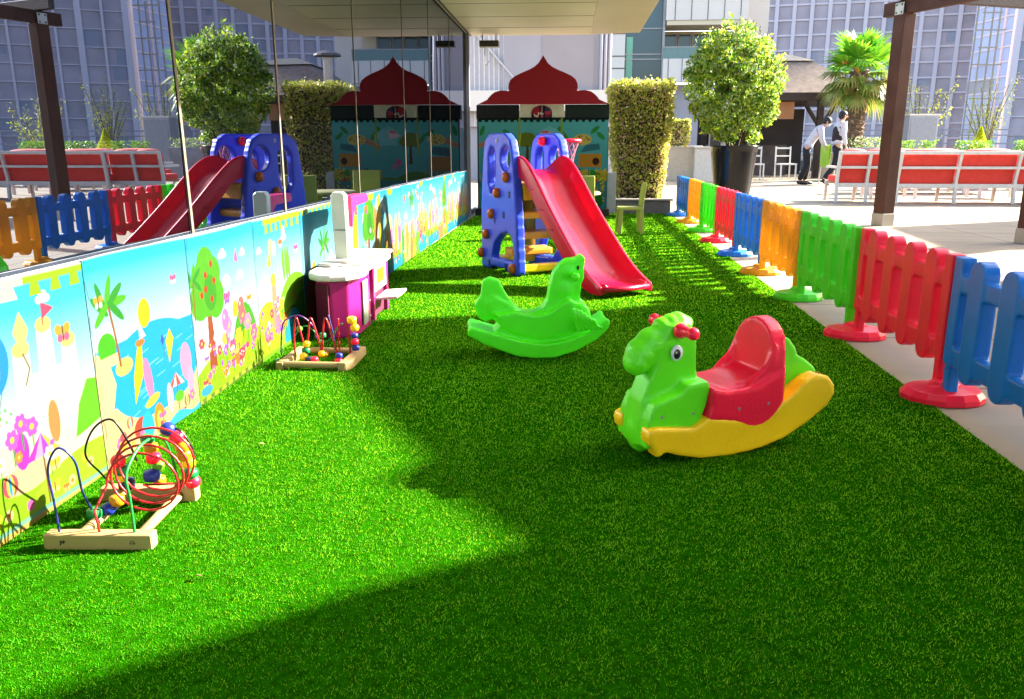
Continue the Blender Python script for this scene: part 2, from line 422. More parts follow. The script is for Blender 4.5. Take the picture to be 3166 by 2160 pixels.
def art_mesh(name, art, fn, parent, m=None, ink=0.13):
    """grid whose vertices carry the picture; fn maps (X, Y) -> (n,3)"""
    V = fn(art.X.reshape(-1), art.Y.reshape(-1)).astype(np.float32)
    ny, nx = art.ny, art.nx
    i = np.arange((ny - 1) * (nx - 1)); r, c_ = i // (nx - 1), i % (nx - 1); a = r * nx + c_
    F = np.stack([a, a + 1, a + nx + 1, a + nx], 1).astype(np.int32)
    me = bpy.data.meshes.new(name)
    me.vertices.add(len(V)); me.vertices.foreach_set('co', V.reshape(-1))
    me.loops.add(F.size); me.loops.foreach_set('vertex_index', F.reshape(-1))
    me.polygons.add(len(F)); me.polygons.foreach_set('loop_start', np.arange(0, F.size, 4, dtype=np.int32))
    me.update(calc_edges=True)
    at = me.color_attributes.new('paint', 'FLOAT_COLOR', 'POINT')
    rgba = np.ones((len(V), 4), np.float32); rgba[:, :3] = np.clip(art.c.reshape(-1, 3), 0, 1) * ink
    at.data.foreach_set('color', rgba.reshape(-1))
    me.materials.append(m or ART)
    o = bpy.data.objects.new(name, me); C.objects.link(o); o.parent = parent
    return o

# ------------------------------------------------------------------ the wall on the left: mirrored glass above a row of foam mats
EPS = R(0.45)
def wx(y, off=0.0): return -1.39 - (y - 3.4) * 0.0079 + off
FOAM_E = mat('white_foam_edge', (0.75, 0.75, 0.7), 0.8)

def fly(A, x, y, r, c1, c2='ffffff'):
    for sx in (-1, 1):
        A.ell(x + sx * r * .6, y + r * .35, r * .6, r * .5, c1, rot=sx * 30); A.ell(x + sx * r * .5, y - r * .4, r * .42, r * .38, c2, rot=-sx * 30)
    A.line([(x, y - r * .6), (x, y + r * .6)], r * .2, '5a3a2a')
def umbrella(A, x, y, r, cs):
    A.line([(x, y - r * 2), (x, y)], r * .1, '8a5a30')
    for k, c in enumerate(cs): A.poly([(x, y + r * .9)] + [(x - r + 2 * r * k / len(cs), y), (x - r + 2 * r * (k + 1) / len(cs), y)], c)
def ball(A, x, y, r): A.ell(x, y, r, r, 'ff5a6a'); A.ell(x, y, r * .5, r, 'ffe84a'); A.ell(x, y, r * .2, r, '2ab4f0')
def airship(A, x, y, r, c1, c2):
    A.ell(x, y, r, r * 1.15, c1); A.ell(x, y, r * .55, r * 1.15, c2); A.ell(x, y, r * .22, r * 1.15, c1)
    A.line([(x - r * .5, y - r), (x - r * .2, y - r * 1.7)], .003, '6a4a2a'); A.line([(x + r * .5, y - r), (x + r * .2, y - r * 1.7)], .003, '6a4a2a'); A.poly([(x - r * .25, y - r * 1.7), (x + r * .25, y - r * 1.7), (x + r * .2, y - r * 2.1), (x - r * .2, y - r * 2.1)], 'b8742e')
def mushroom(A, x, y, r, c):
    A.poly([(x - r * .45, y), (x + r * .45, y), (x + r * .35, y + r), (x - r * .35, y + r)], 'fff2d0'); A.ell(x, y + r, r, r * .65, c)
    for k in (-.5, 0, .5): A.ell(x + k * r, y + r * (1.1 + .15 * (k == 0)), r * .16, r * .13, 'ffffff')
    A.ell(x, y + r * .3, r * .18, r * .28, 'a86a3a')
def scatter(A, n_, z0, z1, seed):
    q = random.Random(seed)
    for k in range(n_):
        x, y, r = q.uniform(.03, .6), q.uniform(z0, z1), q.uniform(.008, .016)
        c = q.choice(['ff7ac4', 'ffd83a', 'ff9a3a', 'b86ae8', 'f0506a', 'ffffff'])
        [lambda: A.flower(x, y, r, c), lambda: fly(A, x, y, r * 1.3, c, 'ffe890'), lambda: A.ell(x, y, r, r, c), lambda: A.flower(x, y, r, c, stem=False)][k % 4]()
def art_a(A):     # sand castle on a pale beach
    A.grad('f4ffff', '3fd8f5', .18, .55)
    A.ell(.5, .02, .42, .3, 'fff7d8'); A.ell(.12, .03, .25, .22, 'fdeccb'); A.castle(.42, .2, .13, .3, 'fffbe0')
    A.balloon(.1, .47, .05, 'e04ad0'); A.balloon(.17, .38, .04, '2fa8e8'); A.kite(.33, .50, .05, 'ffcf8a')
    A.hill(.1, .38, .17, 'a6ee18'); A.hill(.55, .3, .13, 'b4f02a'); A.ell(.3, .13, .11, .04, 'fbe0a8'); A.ell(.28, .2, .03, .05, 'c23ad0')
    for x, y in ((.25, .24), (.33, .25), (.29, .27)): A.flower(x, y, .017, 'e060d8')
    airship(A, .2, .44, .075, '1f9ee6', 'e23ad0'); umbrella(A, .36, .16, .07, ('e23ad0', 'ffb0e0', 'b84ae8', 'ffd04a')); fly(A, .5, .46, .03, 'ffb040', 'ff6a9a'); scatter(A, 14, .03, .2, 5); ball(A, .22, .13, .03); A.cloud(.08, .56, .025); A.cloud(.43, .57, .02)
    for x, y in ((.03, .07), (.1, .04), (.2, .06), (.46, .05), (.55, .07)): A.ell(x, y, .016, .016, 'fff2a0'); A.ell(x, y, .007, .007, 'ff9a2a')
    for k in range(9): A.ell(.18 + .02 * (k % 5), .29 + .015 * (k % 3), .006, .004, '6fc81a', rot=40 * k)
    A.poly([(.5, .16), (.63, .18), (.63, .3), (.58, .31), (.53, .25)], '6fd020')
    A.mix((.028 - A.Y) / A.px, '8fe8c0').mix((.016 - A.Y) / A.px, 'f7d86a')
    A.teeth('fbf2d0', .055, 3, 0, .36); A.teeth('a4ea10', .055, 3, .36, .63)
def art_b(A):     # lagoon with palm
    A.grad('e8fcff', '22ccf4', .3, .6)
    A.cloud(.08, .40, .035); A.cloud(.25, .365, .03); A.cloud(.55, .40, .04)
    A.mix((.36 - A.Y) / A.px, '12b4ee'); A.mix((.17 - A.Y) / A.px, 'f7d89c')
    A.ell(.36, .23, .3, .155, '14b8ee')
    for k in range(26):
        x, y = .1 + .53 * random.random(), .1 + .25 * random.random()
        A.line([(x, y), (x + .05, y + .008)], .004, '8fe9ff', .7)
    A.poly([(0, .15), (.07, .17), (.1, .24), (.07, .33), (0, .36)], 'fbe3a8')
    A.ell(.16, .28, .055, .028, 'f5cd78'); A.ell(.075, .36, .05, .045, '4cc41a'); A.mix(((.335 - A.Y) / A.px) * (A.X < .13) * (A.Y > .3), 'fbe3a8')
    A.palm(.14, .29, .19, -.03)
    A.ell(.31, .42, .038, .048, 'ffcb17')
    A.poly([(.2, .14), (.27, .22), (.285, .36), (.25, .32), (.21, .23)], 'ffd91e'); A.ell(.3, .2, .025, .075, 'ff8fc8', rot=8)
    A.ell(.31, .125, .05, .016, 'ffe04a', rot=12); A.poly([(.44, .22), (.48, .3), (.46, .34), (.43, .3)], 'ffcf3c'); A.kite(.41, .31, .02, '4060e8')
    A.ell(.55, .2, .04, .07, 'ffa6d4'); A.ell(.57, .12, .025, .06, 'ffb2da')
    A.ell(.22, .06, .05, .035, 'f2482e'); A.ell(.26, .05, .04, .05, '28c4ea'); A.ell(.34, .05, .035, .055, 'ff9a2a'); A.ell(.34, .04, .02, .04, 'ffe04a')
    umbrella(A, .47, .13, .055, ('ff5a5a', 'fff2f2', 'ff5a5a', 'fff2f2')); ball(A, .53, .06, .022); ball(A, .15, .1, .02); fly(A, .06, .5, .022, 'ffb040'); fly(A, .52, .5, .02, 'ff6ab0'); A.ell(.27, .33, .03, .012, 'ff8a3a'); A.poly([(.27, .34), (.27, .4), (.31, .345)], 'ffffff'); scatter(A, 8, .02, .1, 7)
    A.ell(.48, .09, .03, .02, '66d428'); A.ell(.1, .07, .02, .015, 'f05060'); A.ell(.42, .1, .02, .055, 'ffc8d8')
    A.mix((.03 + .012 * np.sin(A.X * 30) - A.Y) / A.px * (A.X > .35), '38cdf2')
def art_c(A):     # apple tree and flower meadow
    A.grad('d8f8ff', '22ccf4', .3, .6)
    for x, y, r in ((.28, .54, .024), (.3, .43, .03), (.48, .52, .022), (.44, .43, .026), (.55, .35, .02), (.37, .33, .012)): A.cloud(x, y, r)
    A.poly([(.39, .5), (.41, .55), (.43, .48)], 'ff77c8'); A.ell(.38, .3, .028, .035, 'ffc917')
    A.hill(.47, .16, .31, '4fb81c'); A.hill(.2, .3, .17, 'a8ea14'); A.hill(.5, .25, .2, 'b2ee10')
    A.tree(.13, .12, .44); A.palm(.02, .33, .14, .01)
    for x, y, c in ((.26, .19, 'ff78c4'), (.33, .15, 'ff5aa8'), (.3, .25, 'ffa0d8'), (.4, .18, 'ffde3a'), (.45, .26, 'ff7a8a'), (.5, .22, 'ff9fd0'), (.56, .16, 'ff6fb5')):
        A.flower(x, y, .024, c)
    scatter(A, 34, .05, .24, 8); mushroom(A, .42, .06, .04, 'f0406a'); mushroom(A, .24, .05, .03, 'ff8a2a'); fly(A, .3, .36, .03, 'ff6ac0', 'b86ae8'); fly(A, .53, .31, .024, 'ffb02a')
    A.balloon(.44, .3, .04, 'ff7a7a'); A.balloon(.27, .28, .045, 'f88ad8'); A.ell(.37, .1, .028, .035, 'ff8a3a'); A.ell(.37, .125, .028, .012, 'ffcf6a')
    for k in range(40): A.ell(.63 * random.random(), .02 + .09 * random.random(), .006, .004, ('6fd020', 'd8f85a')[k % 2])
    A.mix((.028 - A.Y) / A.px, 'c8f23c'); A.teeth('7a9a2a', .028, 9, 0, .63, top=False)
    A.ell(.06, .05, .05, .02, '40b8e8', .6)
def art_d(A):     # balloons over green hills with a pond
    A.grad('dcf9ff', '26cdf5', .28, .58)
    for x, y, r in ((.05, .5, .02), (.11, .36, .026), (.4, .53, .024)): A.cloud(x, y, r)
    A.balloon(.2, .5, .04, 'ffd8a0'); A.balloon(.25, .49, .036, 'ffffff'); A.balloon(.17, .44, .03, 'f7c23a')
    A.hill(.5, .33, .34, '8ee018'); A.hill(.12, .25, .26, 'c4f020'); A.hill(.6, .2, .24, '48b41c')
    for x in (.37, .41, .44): A.ell(x, .4, .018, .08, '7fdc1a')
    A.poly([(.17, .12), (.25, .12), (.24, .34), (.19, .34)], 'f7b48a'); A.ell(.21, .35, .035, .03, 'f5e04a'); A.ell(.24, .14, .03, .06, 'ff9ac0')
    scatter(A, 30, .05, .25, 9); mushroom(A, .1, .06, .04, 'ff5a9a'); fly(A, .35, .5, .025, 'ff8a2a'); fly(A, .55, .45, .025, 'ff6ac0')
    A.ell(.43, .08, .13, .085, '18c8ea', rot=20); A.line(arc(.43, .08, .13, 20, 170, 14, .1), .01, '5a4a20')
    for x, y, c in ((.06, .18, 'ffd53a'), (.1, .12, 'ff8ac8'), (.3, .22, 'fff04a'), (.33, .13, 'ffb03a')): A.flower(x, y, .02, c)
    A.mix((.025 - A.Y) / A.px, '9ae020'); A.teeth('b8ec10', .07, 7, .12, .63)
def art_e(A):     # sea, sun and palm
    A.grad('c0f4ff', '10c8f4', .25, .6); A.teeth('c4e820', .03, 8)
    A.mix((.3 - A.Y) / A.px, '1aa8e8'); A.hill(.1, .2, .3, '2a9ad8'); A.ell(.17, .3, .03, .055, 'ffc814'); A.palm(.34, .2, .22, .02)
    A.mix((.12 - A.Y) / A.px, 'f0a050'); A.ell(.12, .16, .09, .1, 'e85040', .7); A.cloud(.5, .33, .04)
def art_gen(seed):
    def f(A):
        r = random.Random(seed)
        A.grad('b8f2ff', '0fc4f2', .2, .62)
        for k in range(4): A.cloud(r.uniform(0, .63), r.uniform(.38, .6), r.uniform(.02, .045), a=.8)
        for k in range(3): A.hill(r.uniform(0, .63), r.uniform(.15, .35), r.uniform(.15, .34), r.choice(['a4ea10', 'c8ee20', '58c81c', '8ede18']))
        kind = seed % 5
        if kind == 0:
            A.mix((.16 - A.Y) / A.px * (A.X > .2), '10bff0'); A.tree(.15, .1, .5, False)
            A.poly([(.28, .1), (.36, .1), (.38, .5), (.3, .55)], 'f2a23a'); A.poly([(.4, .2), (.5, .1), (.52, .62), (.42, .6)], 'ffe21a')
        elif kind == 1:
            for k in range(5): A.poly([(.08 + .1 * k, .0), (.16 + .1 * k, 0), (.155 + .1 * k, .3), (.12 + .1 * k, .34), (.085 + .1 * k, .3)], ['f7d9b0', 'eeb068', 'ffe9c0', 'f29a50', 'ffe040'][k])
            A.palm(.45, .25, .25, -.04)
        elif kind == 2:
            for x, c in ((.12, 'ffb02a'), (.26, 'ff9ad0'), (.42, 'ffc84a'), (.55, 'ff8ab8')): A.ell(x, .28, .05, .16, c); A.ell(x, .38, .03, .06, 'fff0a0'); A.flower(x, .16, .03, 'ffd23a')
            A.mix((.1 - A.Y) / A.px, '12bcec')
        elif kind == 3:
            A.ell(.32, .07, .22, .1, '12c4ee'); A.castle(.3, .15, .14, .33, 'f4bf70'); A.flower(.1, .25, .04, 'ff8ad0'); A.flower(.52, .3, .045, 'ffd030')
        else:
            A.tree(.45, .1, .46); A.balloon(.15, .45, .06, 'ff8ac8'); A.balloon(.26, .38, .05, 'ffc830'); A.mix((.14 - A.Y) / A.px * (A.X < .36), 'f0a860')
        scatter(A, 22, .04, .4, seed)
        (mushroom if seed % 2 else umbrella)(A, r.uniform(.1, .5), .1 + .1 * ((seed + 1) % 2), .06, 'f0508a' if seed % 2 else ('ff7a3a', 'ffe04a', 'ff7a3a')); fly(A, r.uniform(.1, .5), r.uniform(.42, .55), .035, 'ff9a3a', 'ff6ac0')
        for k in range(6): A.flower(r.uniform(.03, .6), r.uniform(.05, .2), .016, r.choice(['ff7ac4', 'ffe23a', 'ffa03a', 'f05a5a']))
        if seed % 2: A.ell(r.uniform(.15, .5), .62, .09, .035, 'c4e818')
    return f
mats = [(0.28, art_gen(13), 'foam mat picture nearest the camera end of the row, beside the sand castle mat'),
        (0.91, art_gen(4), 'foam mat with apple tree and two balloons just before the sand castle mat'),
        (1.54, art_a, 'foam mat printed with a pale sand castle beach and cream and lime jigsaw teeth'),
        (2.17, art_b, 'foam mat printed with a blue lagoon, small palm island and yellow sun'),
        (2.80, art_c, 'foam mat printed with a red apple tree beside a flower meadow'),
        (3.43, art_d, 'foam mat printed with balloons, green hills and a cyan pond behind the far bead maze'),
        (4.06, art_e, 'foam mat printed with sea, sun and palm directly behind the play kitchen'),
        (4.69, art_gen(10), 'foam mat with round tree and yellow band just past the play kitchen'),
        (5.32, art_gen(5), 'foam mat with orange castle shapes, second past the play kitchen'),
        (5.95, art_gen(7), 'foam mat with pink and orange ovals beside the blue climbing tower'),
        (6.58, art_gen(6), 'foam mat with beige and orange posts and a palm, left of the climbing tower'),
        (7.21, art_gen(3), 'foam mat with a sandy castle over a cyan pond behind the climbing tower'),
        (7.84, art_gen(12), 'foam mat with orange and pink ovals, fifth from the far end of the row'),
        (8.47, art_gen(9), 'foam mat with apple tree and pink balloon, fourth from the far end of the row'),
        (9.10, art_gen(17), 'foam mat with pink ovals over cyan water, third from the far end of the row'),
        (9.73, art_gen(2), 'foam mat with yellow ovals and lime hills, second from the far end of the row'),
        (10.36, art_gen(22), 'last foam mat of the row next to the playhouse')]
for y, fn, lab in mats:
    px = 0.0026 if 1.5 < y < 3.6 else (0.0045 if y < 6.5 else 0.008)
    random.seed(int(y * 100))
    W_, H_ = 0.626, 0.636
    A = Art(W_, H_, px); fn(A)
    # printed dark jigsaw seam at both side edges
    sw = lambda z, p: 0.006 * np.sin(z * 48 + p)
    A.mix(((.0018 - np.abs(A.X - .008 - sw(A.Y, y))) / px + .5) * (np.sin(A.Y * 60 + y * 3) > -.2) * .75, '2a3a30')
    A.mix((A.Y - (H_ - .006)) / px, 'f4f4ee')
    t = thing('foam_mat', lab, 'foam mat', (wx(y), y, 0.004), EPS, 'printed foam mats leaning along the glass wall')
    bend = 0.006 * math.sin(y * 5)
    rs = np.random.default_rng(int(y * 50)); ph = rs.uniform(0, 6, 4)
    def fm(x, z, bend=bend, ph=ph):
        warp = (0.006 * np.sin(x * 9 + ph[0]) * np.sin(z * 6 + ph[1]) + bend * np.sin(z * 3)) * np.sin(np.pi * x / 0.626)
        return np.stack([warp, x + 0.001, z + 0.004 * np.sin(x * 5 + ph[2])], 1)
    # grid X -> along wall: mirrored so pictures read correctly from the play side
    art_mesh('printed_face', A, fm, t)
    b = MB(); b.box((-0.0145, 0.315, 0.317), (0.009, 0.6294, 0.634)); b.build('foam_backing', FOAM_E, t)

# mirrored facade
def mirror_mat():
    m = bpy.data.materials.new('mirrored_tinted_glass'); m.use_nodes = True
    nt = m.node_tree; n = nt.nodes; l = nt.links; out = n['Material Output']
    for x in list(n):
        if x != out: n.remove(x)
    g_ = n.new('ShaderNodeBsdfGlossy'); g_.inputs['Color'].default_value = (0.29, 0.32, 0.40, 1); g_.inputs['Roughness'].default_value = 0.0
    d = n.new('ShaderNodeBsdfDiffuse'); d.inputs['Color'].default_value = (0.01, 0.013, 0.02, 1)
    ms = n.new('ShaderNodeMixShader'); ms.inputs[0].default_value = 0.97
    l.new(d.outputs[0], ms.inputs[1]); l.new(g_.outputs[0], ms.inputs[2]); l.new(ms.outputs[0], out.inputs['Surface'])
    tc = n.new('ShaderNodeTexCoord'); nz = n.new('ShaderNodeTexNoise'); nz.inputs['Scale'].default_value = 0.9; nz.inputs['Detail'].default_value = 1
    l.new(tc.outputs['Object'], nz.inputs['Vector'])
    bp = n.new('ShaderNodeBump'); bp.inputs['Strength'].default_value = 0.035; bp.inputs['Distance'].default_value = 0.03
    l.new(nz.outputs[0], bp.inputs['Height']); l.new(bp.outputs[0], g_.inputs['Normal'])
    return m
MIRROR = mirror_mat()
MULL = mat('beige_aluminium_joint', (0.22, 0.19, 0.15), 0.7, spec=.2)
DARKJ = mat('dark_silicone_joint', (0.05, 0.05, 0.06), 0.6)
SOFF = mat('beige_composite_cladding', (0.48, 0.40, 0.27), 0.5, noise=0.06, nscale=1.5)
SOFF2 = mat('beige_cladding_edge', (0.50, 0.40, 0.29), 0.5, noise=0.06, nscale=1.5)
SLATE = mat('grey_stone_sill', (0.12, 0.12, 0.13), 0.6)
fw_ = thing('glass_building', 'mirrored glass facade with overhanging beige soffit along the left of the play area', 'building', (-1.427, 3.4, 0), EPS)
ys = [-3.9, -2.1, -0.5, 0.25, 1.6, 2.93, 3.98, 5.45, 7.05, 8.35, 9.75, 11.32]
ys = [v_ - 3.4 for v_ in ys]
lean = {2.93: .42, 1.6: .3}
for i, (a, b) in enumerate(zip(ys, ys[1:])):
    m = MB(); m.box((-0.02, (a + b) / 2, 1.2), (0.03, b - a - 0.006, 2.40)); m.build('glass_pane', MIRROR, fw_)
for a in ys[1:-1]:
    yy = a + 3.4
    near = yy < 4
    m = MB()
    ln_ = 0.03 if abs(yy - 2.93) < .01 else 0
    m.bar((-0.003, a + ln_, 0.5), (-0.003, a - ln_, 2.40), 0.003, 0.017 if near else 0.010, up=(0, 1, 0))
    m.build('mullion', MULL, fw_)
m = MB(); m.box((0.0, ys[-1] + 0.03, 1.2), (0.07, 0.07, 2.40)); m.build('end_post', mat('lavender_grey_post', (0.30, 0.28, 0.33), .5), fw_)
m = MB(); m.box((-0.02, 3.7, 0.03), (0.035, 15.6, 0.06)); m.build('sill', SLATE, fw_)
# soffit slab with sloping outer strip, panel joints
soff = thing('roof_overhang', 'beige clad soffit slab overhanging the mirrored glass wall', 'overhang', (-1.427, 3.4, 0), EPS)
Y0, Y1, Z = -8.0, 8.28, 2.41
m = MB(); m.box((0.72, (Y0 + Y1) / 2, Z + 0.2), (1.86, Y1 - Y0, 0.4)); m.build('slab', SOFF, soff)
m = MB(); m.prism([(1.652, Z), (2.30, Z + 0.02), (2.46, Z + 0.3), (2.46, Z + 0.42), (1.652, Z + 0.42)], Y0, Y1); m.build('outer_strip', SOFF2, soff)
for k, y in enumerate(np.arange(Y1 - 0.75, Y0, -0.9)):
    m = MB(); m.box((0.72, y, Z - 0.001), (1.84, 0.006, 0.003)); m.build('panel_joint', DARKJ, soff)
m = MB(); m.box((0.02, (Y0 + Y1) / 2, Z - 0.004), (0.02, Y1 - Y0, 0.006)); m.build('wall_joint', DARKJ, soff)
# wall heater / speaker hung at the end of the soffit
hs = thing('wall_heater', 'brown louvred heater box hung under the far end of the soffit beside the glass', 'heater', (-1.20, 11.5, 2.28), EPS)
m = MB(); m.box((0, 0, 0), (0.26, 0.14, 0.08)); m.build('housing', mat('brown_metal', (0.16, 0.13, 0.09), .5), hs, bevel=.006)
m = MB()
for k in range(4): m.box((0, -0.072, -0.028 + k * 0.018), (0.24, 0.008, 0.007))
m.build('grille', BLACK, hs)
for sx in (-0.09, 0.09):
    m = MB(); m.box((sx, 0, 0.08), (0.015, 0.02, 0.09)); m.build('bracket', STEEL, hs)
m = MB(); m.tube(spline([(-0.06, -0.02, -0.04), (-0.06, -0.02, -0.2), (-0.04, -0.02, -0.27), (0.0, -0.02, -0.22)]), 0.006, 6); m.build('cable', STEEL, hs)

# ------------------------------------------------------------------ picket fence of coloured plastic panels
def fence_proto():
    L = 1.045; m = MB()
    for x in (0.036, L - 0.036):        # end posts with flat top
        m.box((x, 0, 0.33), (0.068, 0.052, 0.40))
        m.box((x + (0.004 if x < .5 else -0.004), 0, 0.09), (0.05, 0.042, 0.17))
    pw = 0.108
    for k in range(4):                 # round-headed pickets
        cx_ = 0.187 + k * 0.2237
        poly = [(cx_ - pw / 2, 0.142)] + [(cx_ + pw / 2 * math.cos(R(a)), 0.142 + pw / 2 * 1.0 * math.sin(R(a))) for a in range(190, 360, 14)] + [(cx_ + pw / 2, 0.142)]
        poly += [(cx_ + pw / 2, 0.48)] + [(cx_ + pw / 2 * math.cos(R(a)), 0.48 + pw / 2 * math.sin(R(a))) for a in range(10, 180, 14)] + [(cx_ - pw / 2, 0.48)]
        m.prism(poly, -0.028, 0.028)
    m.box((L / 2, 0, 0.432), (L - 0.02, 0.04, 0.066))
    m.box((L / 2, 0, 0.16), (L - 0.02, 0.04, 0.074))
    return m
t0 = thing('fence_panel', '', 'fence panel')
fence_panel = fence_proto().build('pickets', F_RED, t0, remesh=0.0055, sm=3)
fm_ = MB()
fm_.lathe([(0.155, 0.0), (0.155, 0.022), (0.135, 0.045), (0.06, 0.058), (0.045, 0.075), (0.0001, 0.075)], n_=14, sq=0.8)
fm_.box((0.0, -0.11, 0.03), (0.03, 0.03, 0.02))
fence_foot = fm_.build('foot', F_RED, t0, bevel=0.004)
fence_panel.material_slots[0].link = 'OBJECT'; fence_foot.material_slots[0].link = 'OBJECT'
FM = {'red': F_RED, 'blue': F_BLUE, 'green': F_GREEN, 'orange': F_ORG}
seq = [(-2, 'green', 'green picket fence panel behind the camera side'), (-1, 'orange', 'orange picket fence panel second before the nearest blue one'),
       (0, 'blue', 'nearest blue picket fence panel cut off by the right edge, with wide see-through slots'),
       (1, 'red', 'near red picket fence panel standing on two glossy red feet'),
       (2, 'green', 'near green picket fence panel between red and orange'),
       (3, 'orange', 'near glowing orange picket fence panel between green and blue'),
       (4, 'blue', 'middle blue picket fence panel between orange and red'),
       (5, 'red', 'far red picket fence panel left of the middle blue one'),
       (6, 'green', 'far green picket fence panel in front of the black pot'),
       (7, 'orange', 'far orange picket fence panel next to the last blue one'),
       (8, 'blue', 'last blue picket fence panel at the far end of the fence')]
FY = {0: 3.13}
for k, col, lab in seq:
    t = t0 if k == -2 else copy_tree(t0)
    y_far = 3.13 + 1.067 * k; y_near = y_far - 1.067
    t.location = (1.425 + 0.004 * math.sin(k * 2), y_near + 0.006, 0.028); t.rotation_euler = (R(0.6 * math.sin(k * 3)), 0, R(90 + 0.5 * math.sin(k * 5)))
    tag(t, lab, 'fence panel', 'coloured plastic picket fence panels along the lawn edge')
    for ch in t.children:
        ch.material_slots[0].link = 'OBJECT'; ch.material_slots[0].material = FM[col]
        if ch.name.startswith('foot'):
            ch.location = (1.06, 0.0, -0.026); ch.rotation_euler = (0, 0, R(90))
            if k == 0: ch.material_slots[0].material = F_RED
# ------------------------------------------------------------------ pergola
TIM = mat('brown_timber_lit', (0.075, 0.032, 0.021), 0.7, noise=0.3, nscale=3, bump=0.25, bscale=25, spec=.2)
WPLATE = mat('white_post_shoe', (0.55, 0.48, 0.38), 0.5)
pg = thing('pergola', 'dark brown timber pergola with square posts, bolted beam and canopy beside the lawn', 'pergola', (0, 0, 0))
pposts = [(3.78, 10.46), (4.56, 8.60), (5.34, 6.74), (6.12, 4.9), (3.0, 12.6)][:4]
dirp = Vector((0.39, -0.92, 0)).normalized()
ang = math.atan2(dirp.y, dirp.x)
for (x, y) in pposts:
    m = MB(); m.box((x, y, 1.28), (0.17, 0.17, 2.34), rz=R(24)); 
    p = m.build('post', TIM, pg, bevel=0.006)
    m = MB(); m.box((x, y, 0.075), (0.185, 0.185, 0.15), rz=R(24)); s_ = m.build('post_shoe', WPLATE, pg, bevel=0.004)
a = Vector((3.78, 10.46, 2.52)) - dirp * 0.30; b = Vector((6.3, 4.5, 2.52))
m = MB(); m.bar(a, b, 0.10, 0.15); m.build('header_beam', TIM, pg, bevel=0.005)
nrm = Vector((dirp.y, -dirp.x, 0))      # towards the camera side / left
if nrm.x > 0: nrm = -nrm
for (x, y) in pposts:
    c_ = Vector((x, y, 2.50)) + nrm * 0.088
    m = MB(); m.box(c_, (0.13, 0.012, 0.13), rz=ang)
    pl = m.build('bolt_plate', STEEL, pg, bevel=0.003)
    for sx in (-1, 1):
        for sz in (-1, 1):
            m = MB(); q = c_ + dirp * 0.04 * sx + Vector((0, 0, 0.042 * sz)) + nrm * 0.006
            m.ell(q, (0.011, 0.011, 0.011), 8, 6); m.build('bolt', BLACK, pl)
    # cross beam over the post running away from the lawn
    m = MB(); q0 = Vector((x, y, 2.66)) + nrm * 0.30; q1 = Vector((x, y, 2.66)) - nrm * 3.2
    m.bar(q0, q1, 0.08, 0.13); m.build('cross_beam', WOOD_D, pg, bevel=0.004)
CANV = mat('canopy_boards', (0.10, 0.06, 0.04), 0.8, noise=0.2)
# canopy outline found from the edge of the shade on the lawn; z 3.2
dz = 3.2; off = Vector((dz / math.tan(R(SUN_EL)) * math.cos(R(SUN_AZ)), dz / math.tan(R(SUN_EL)) * math.sin(R(SUN_AZ))))
shade = [(-3.2, -0.55), (-0.86, 1.22), (-0.375, 1.62), (-0.05, 1.84), (-0.307, 2.17), (-0.45, 2.19), (-0.375, 2.38), (-0.62, 2.78), (-0.90, 3.30), (-1.25, 3.72),
         (-1.16, 4.36), (-0.556, 4.56), (0.256, 4.80), (0.60, 5.02), (3.0, 6.1), (6.5, 7.7), (8.0, 2.5), (8.5, -5), (-3, -7)]
m = MB(); poly = [(x + off.x, y + off.y) for x, y in shade]
m.prism(poly, 3.2, 3.26, fn=lambda a_, b_, t: (a_, b_, t)); m.build('canopy', CANV, pg)
for (x, y) in ((9.5, 8.3), (10.5, 2.0), (12.0, -3.0), (3.4, -1.0)):
    m = MB(); m.box((x, y, 1.6), (0.17, 0.17, 3.2)); m.build('post', WOOD_D, pg, bevel=0.006)

# second canopy strip behind, throws the broad shade band over the paving
pg2 = thing('shade_canopy', 'timber shade canopy out of frame on the right of the terrace', 'canopy')
sh2 = [(3.54, 7.62), (3.83, 10.25), (5.94, 11.35), (9, 13.0), (9.4, 10.4), (4.4, 8.25)]
m = MB(); m.prism([(x + off.x, y + off.y) for x, y in sh2], 3.2, 3.25, fn=lambda a_, b_, t: (a_, b_, t)); m.build('canopy', CANV, pg2)
for (x, y) in ((9.6, 10.6), (11.6, 13.6), (14.6, 13.2)):
    m = MB(); m.box((x, y, 1.6), (0.17, 0.17, 3.2)); m.build('post', WOOD_D, pg2, bevel=0.006)

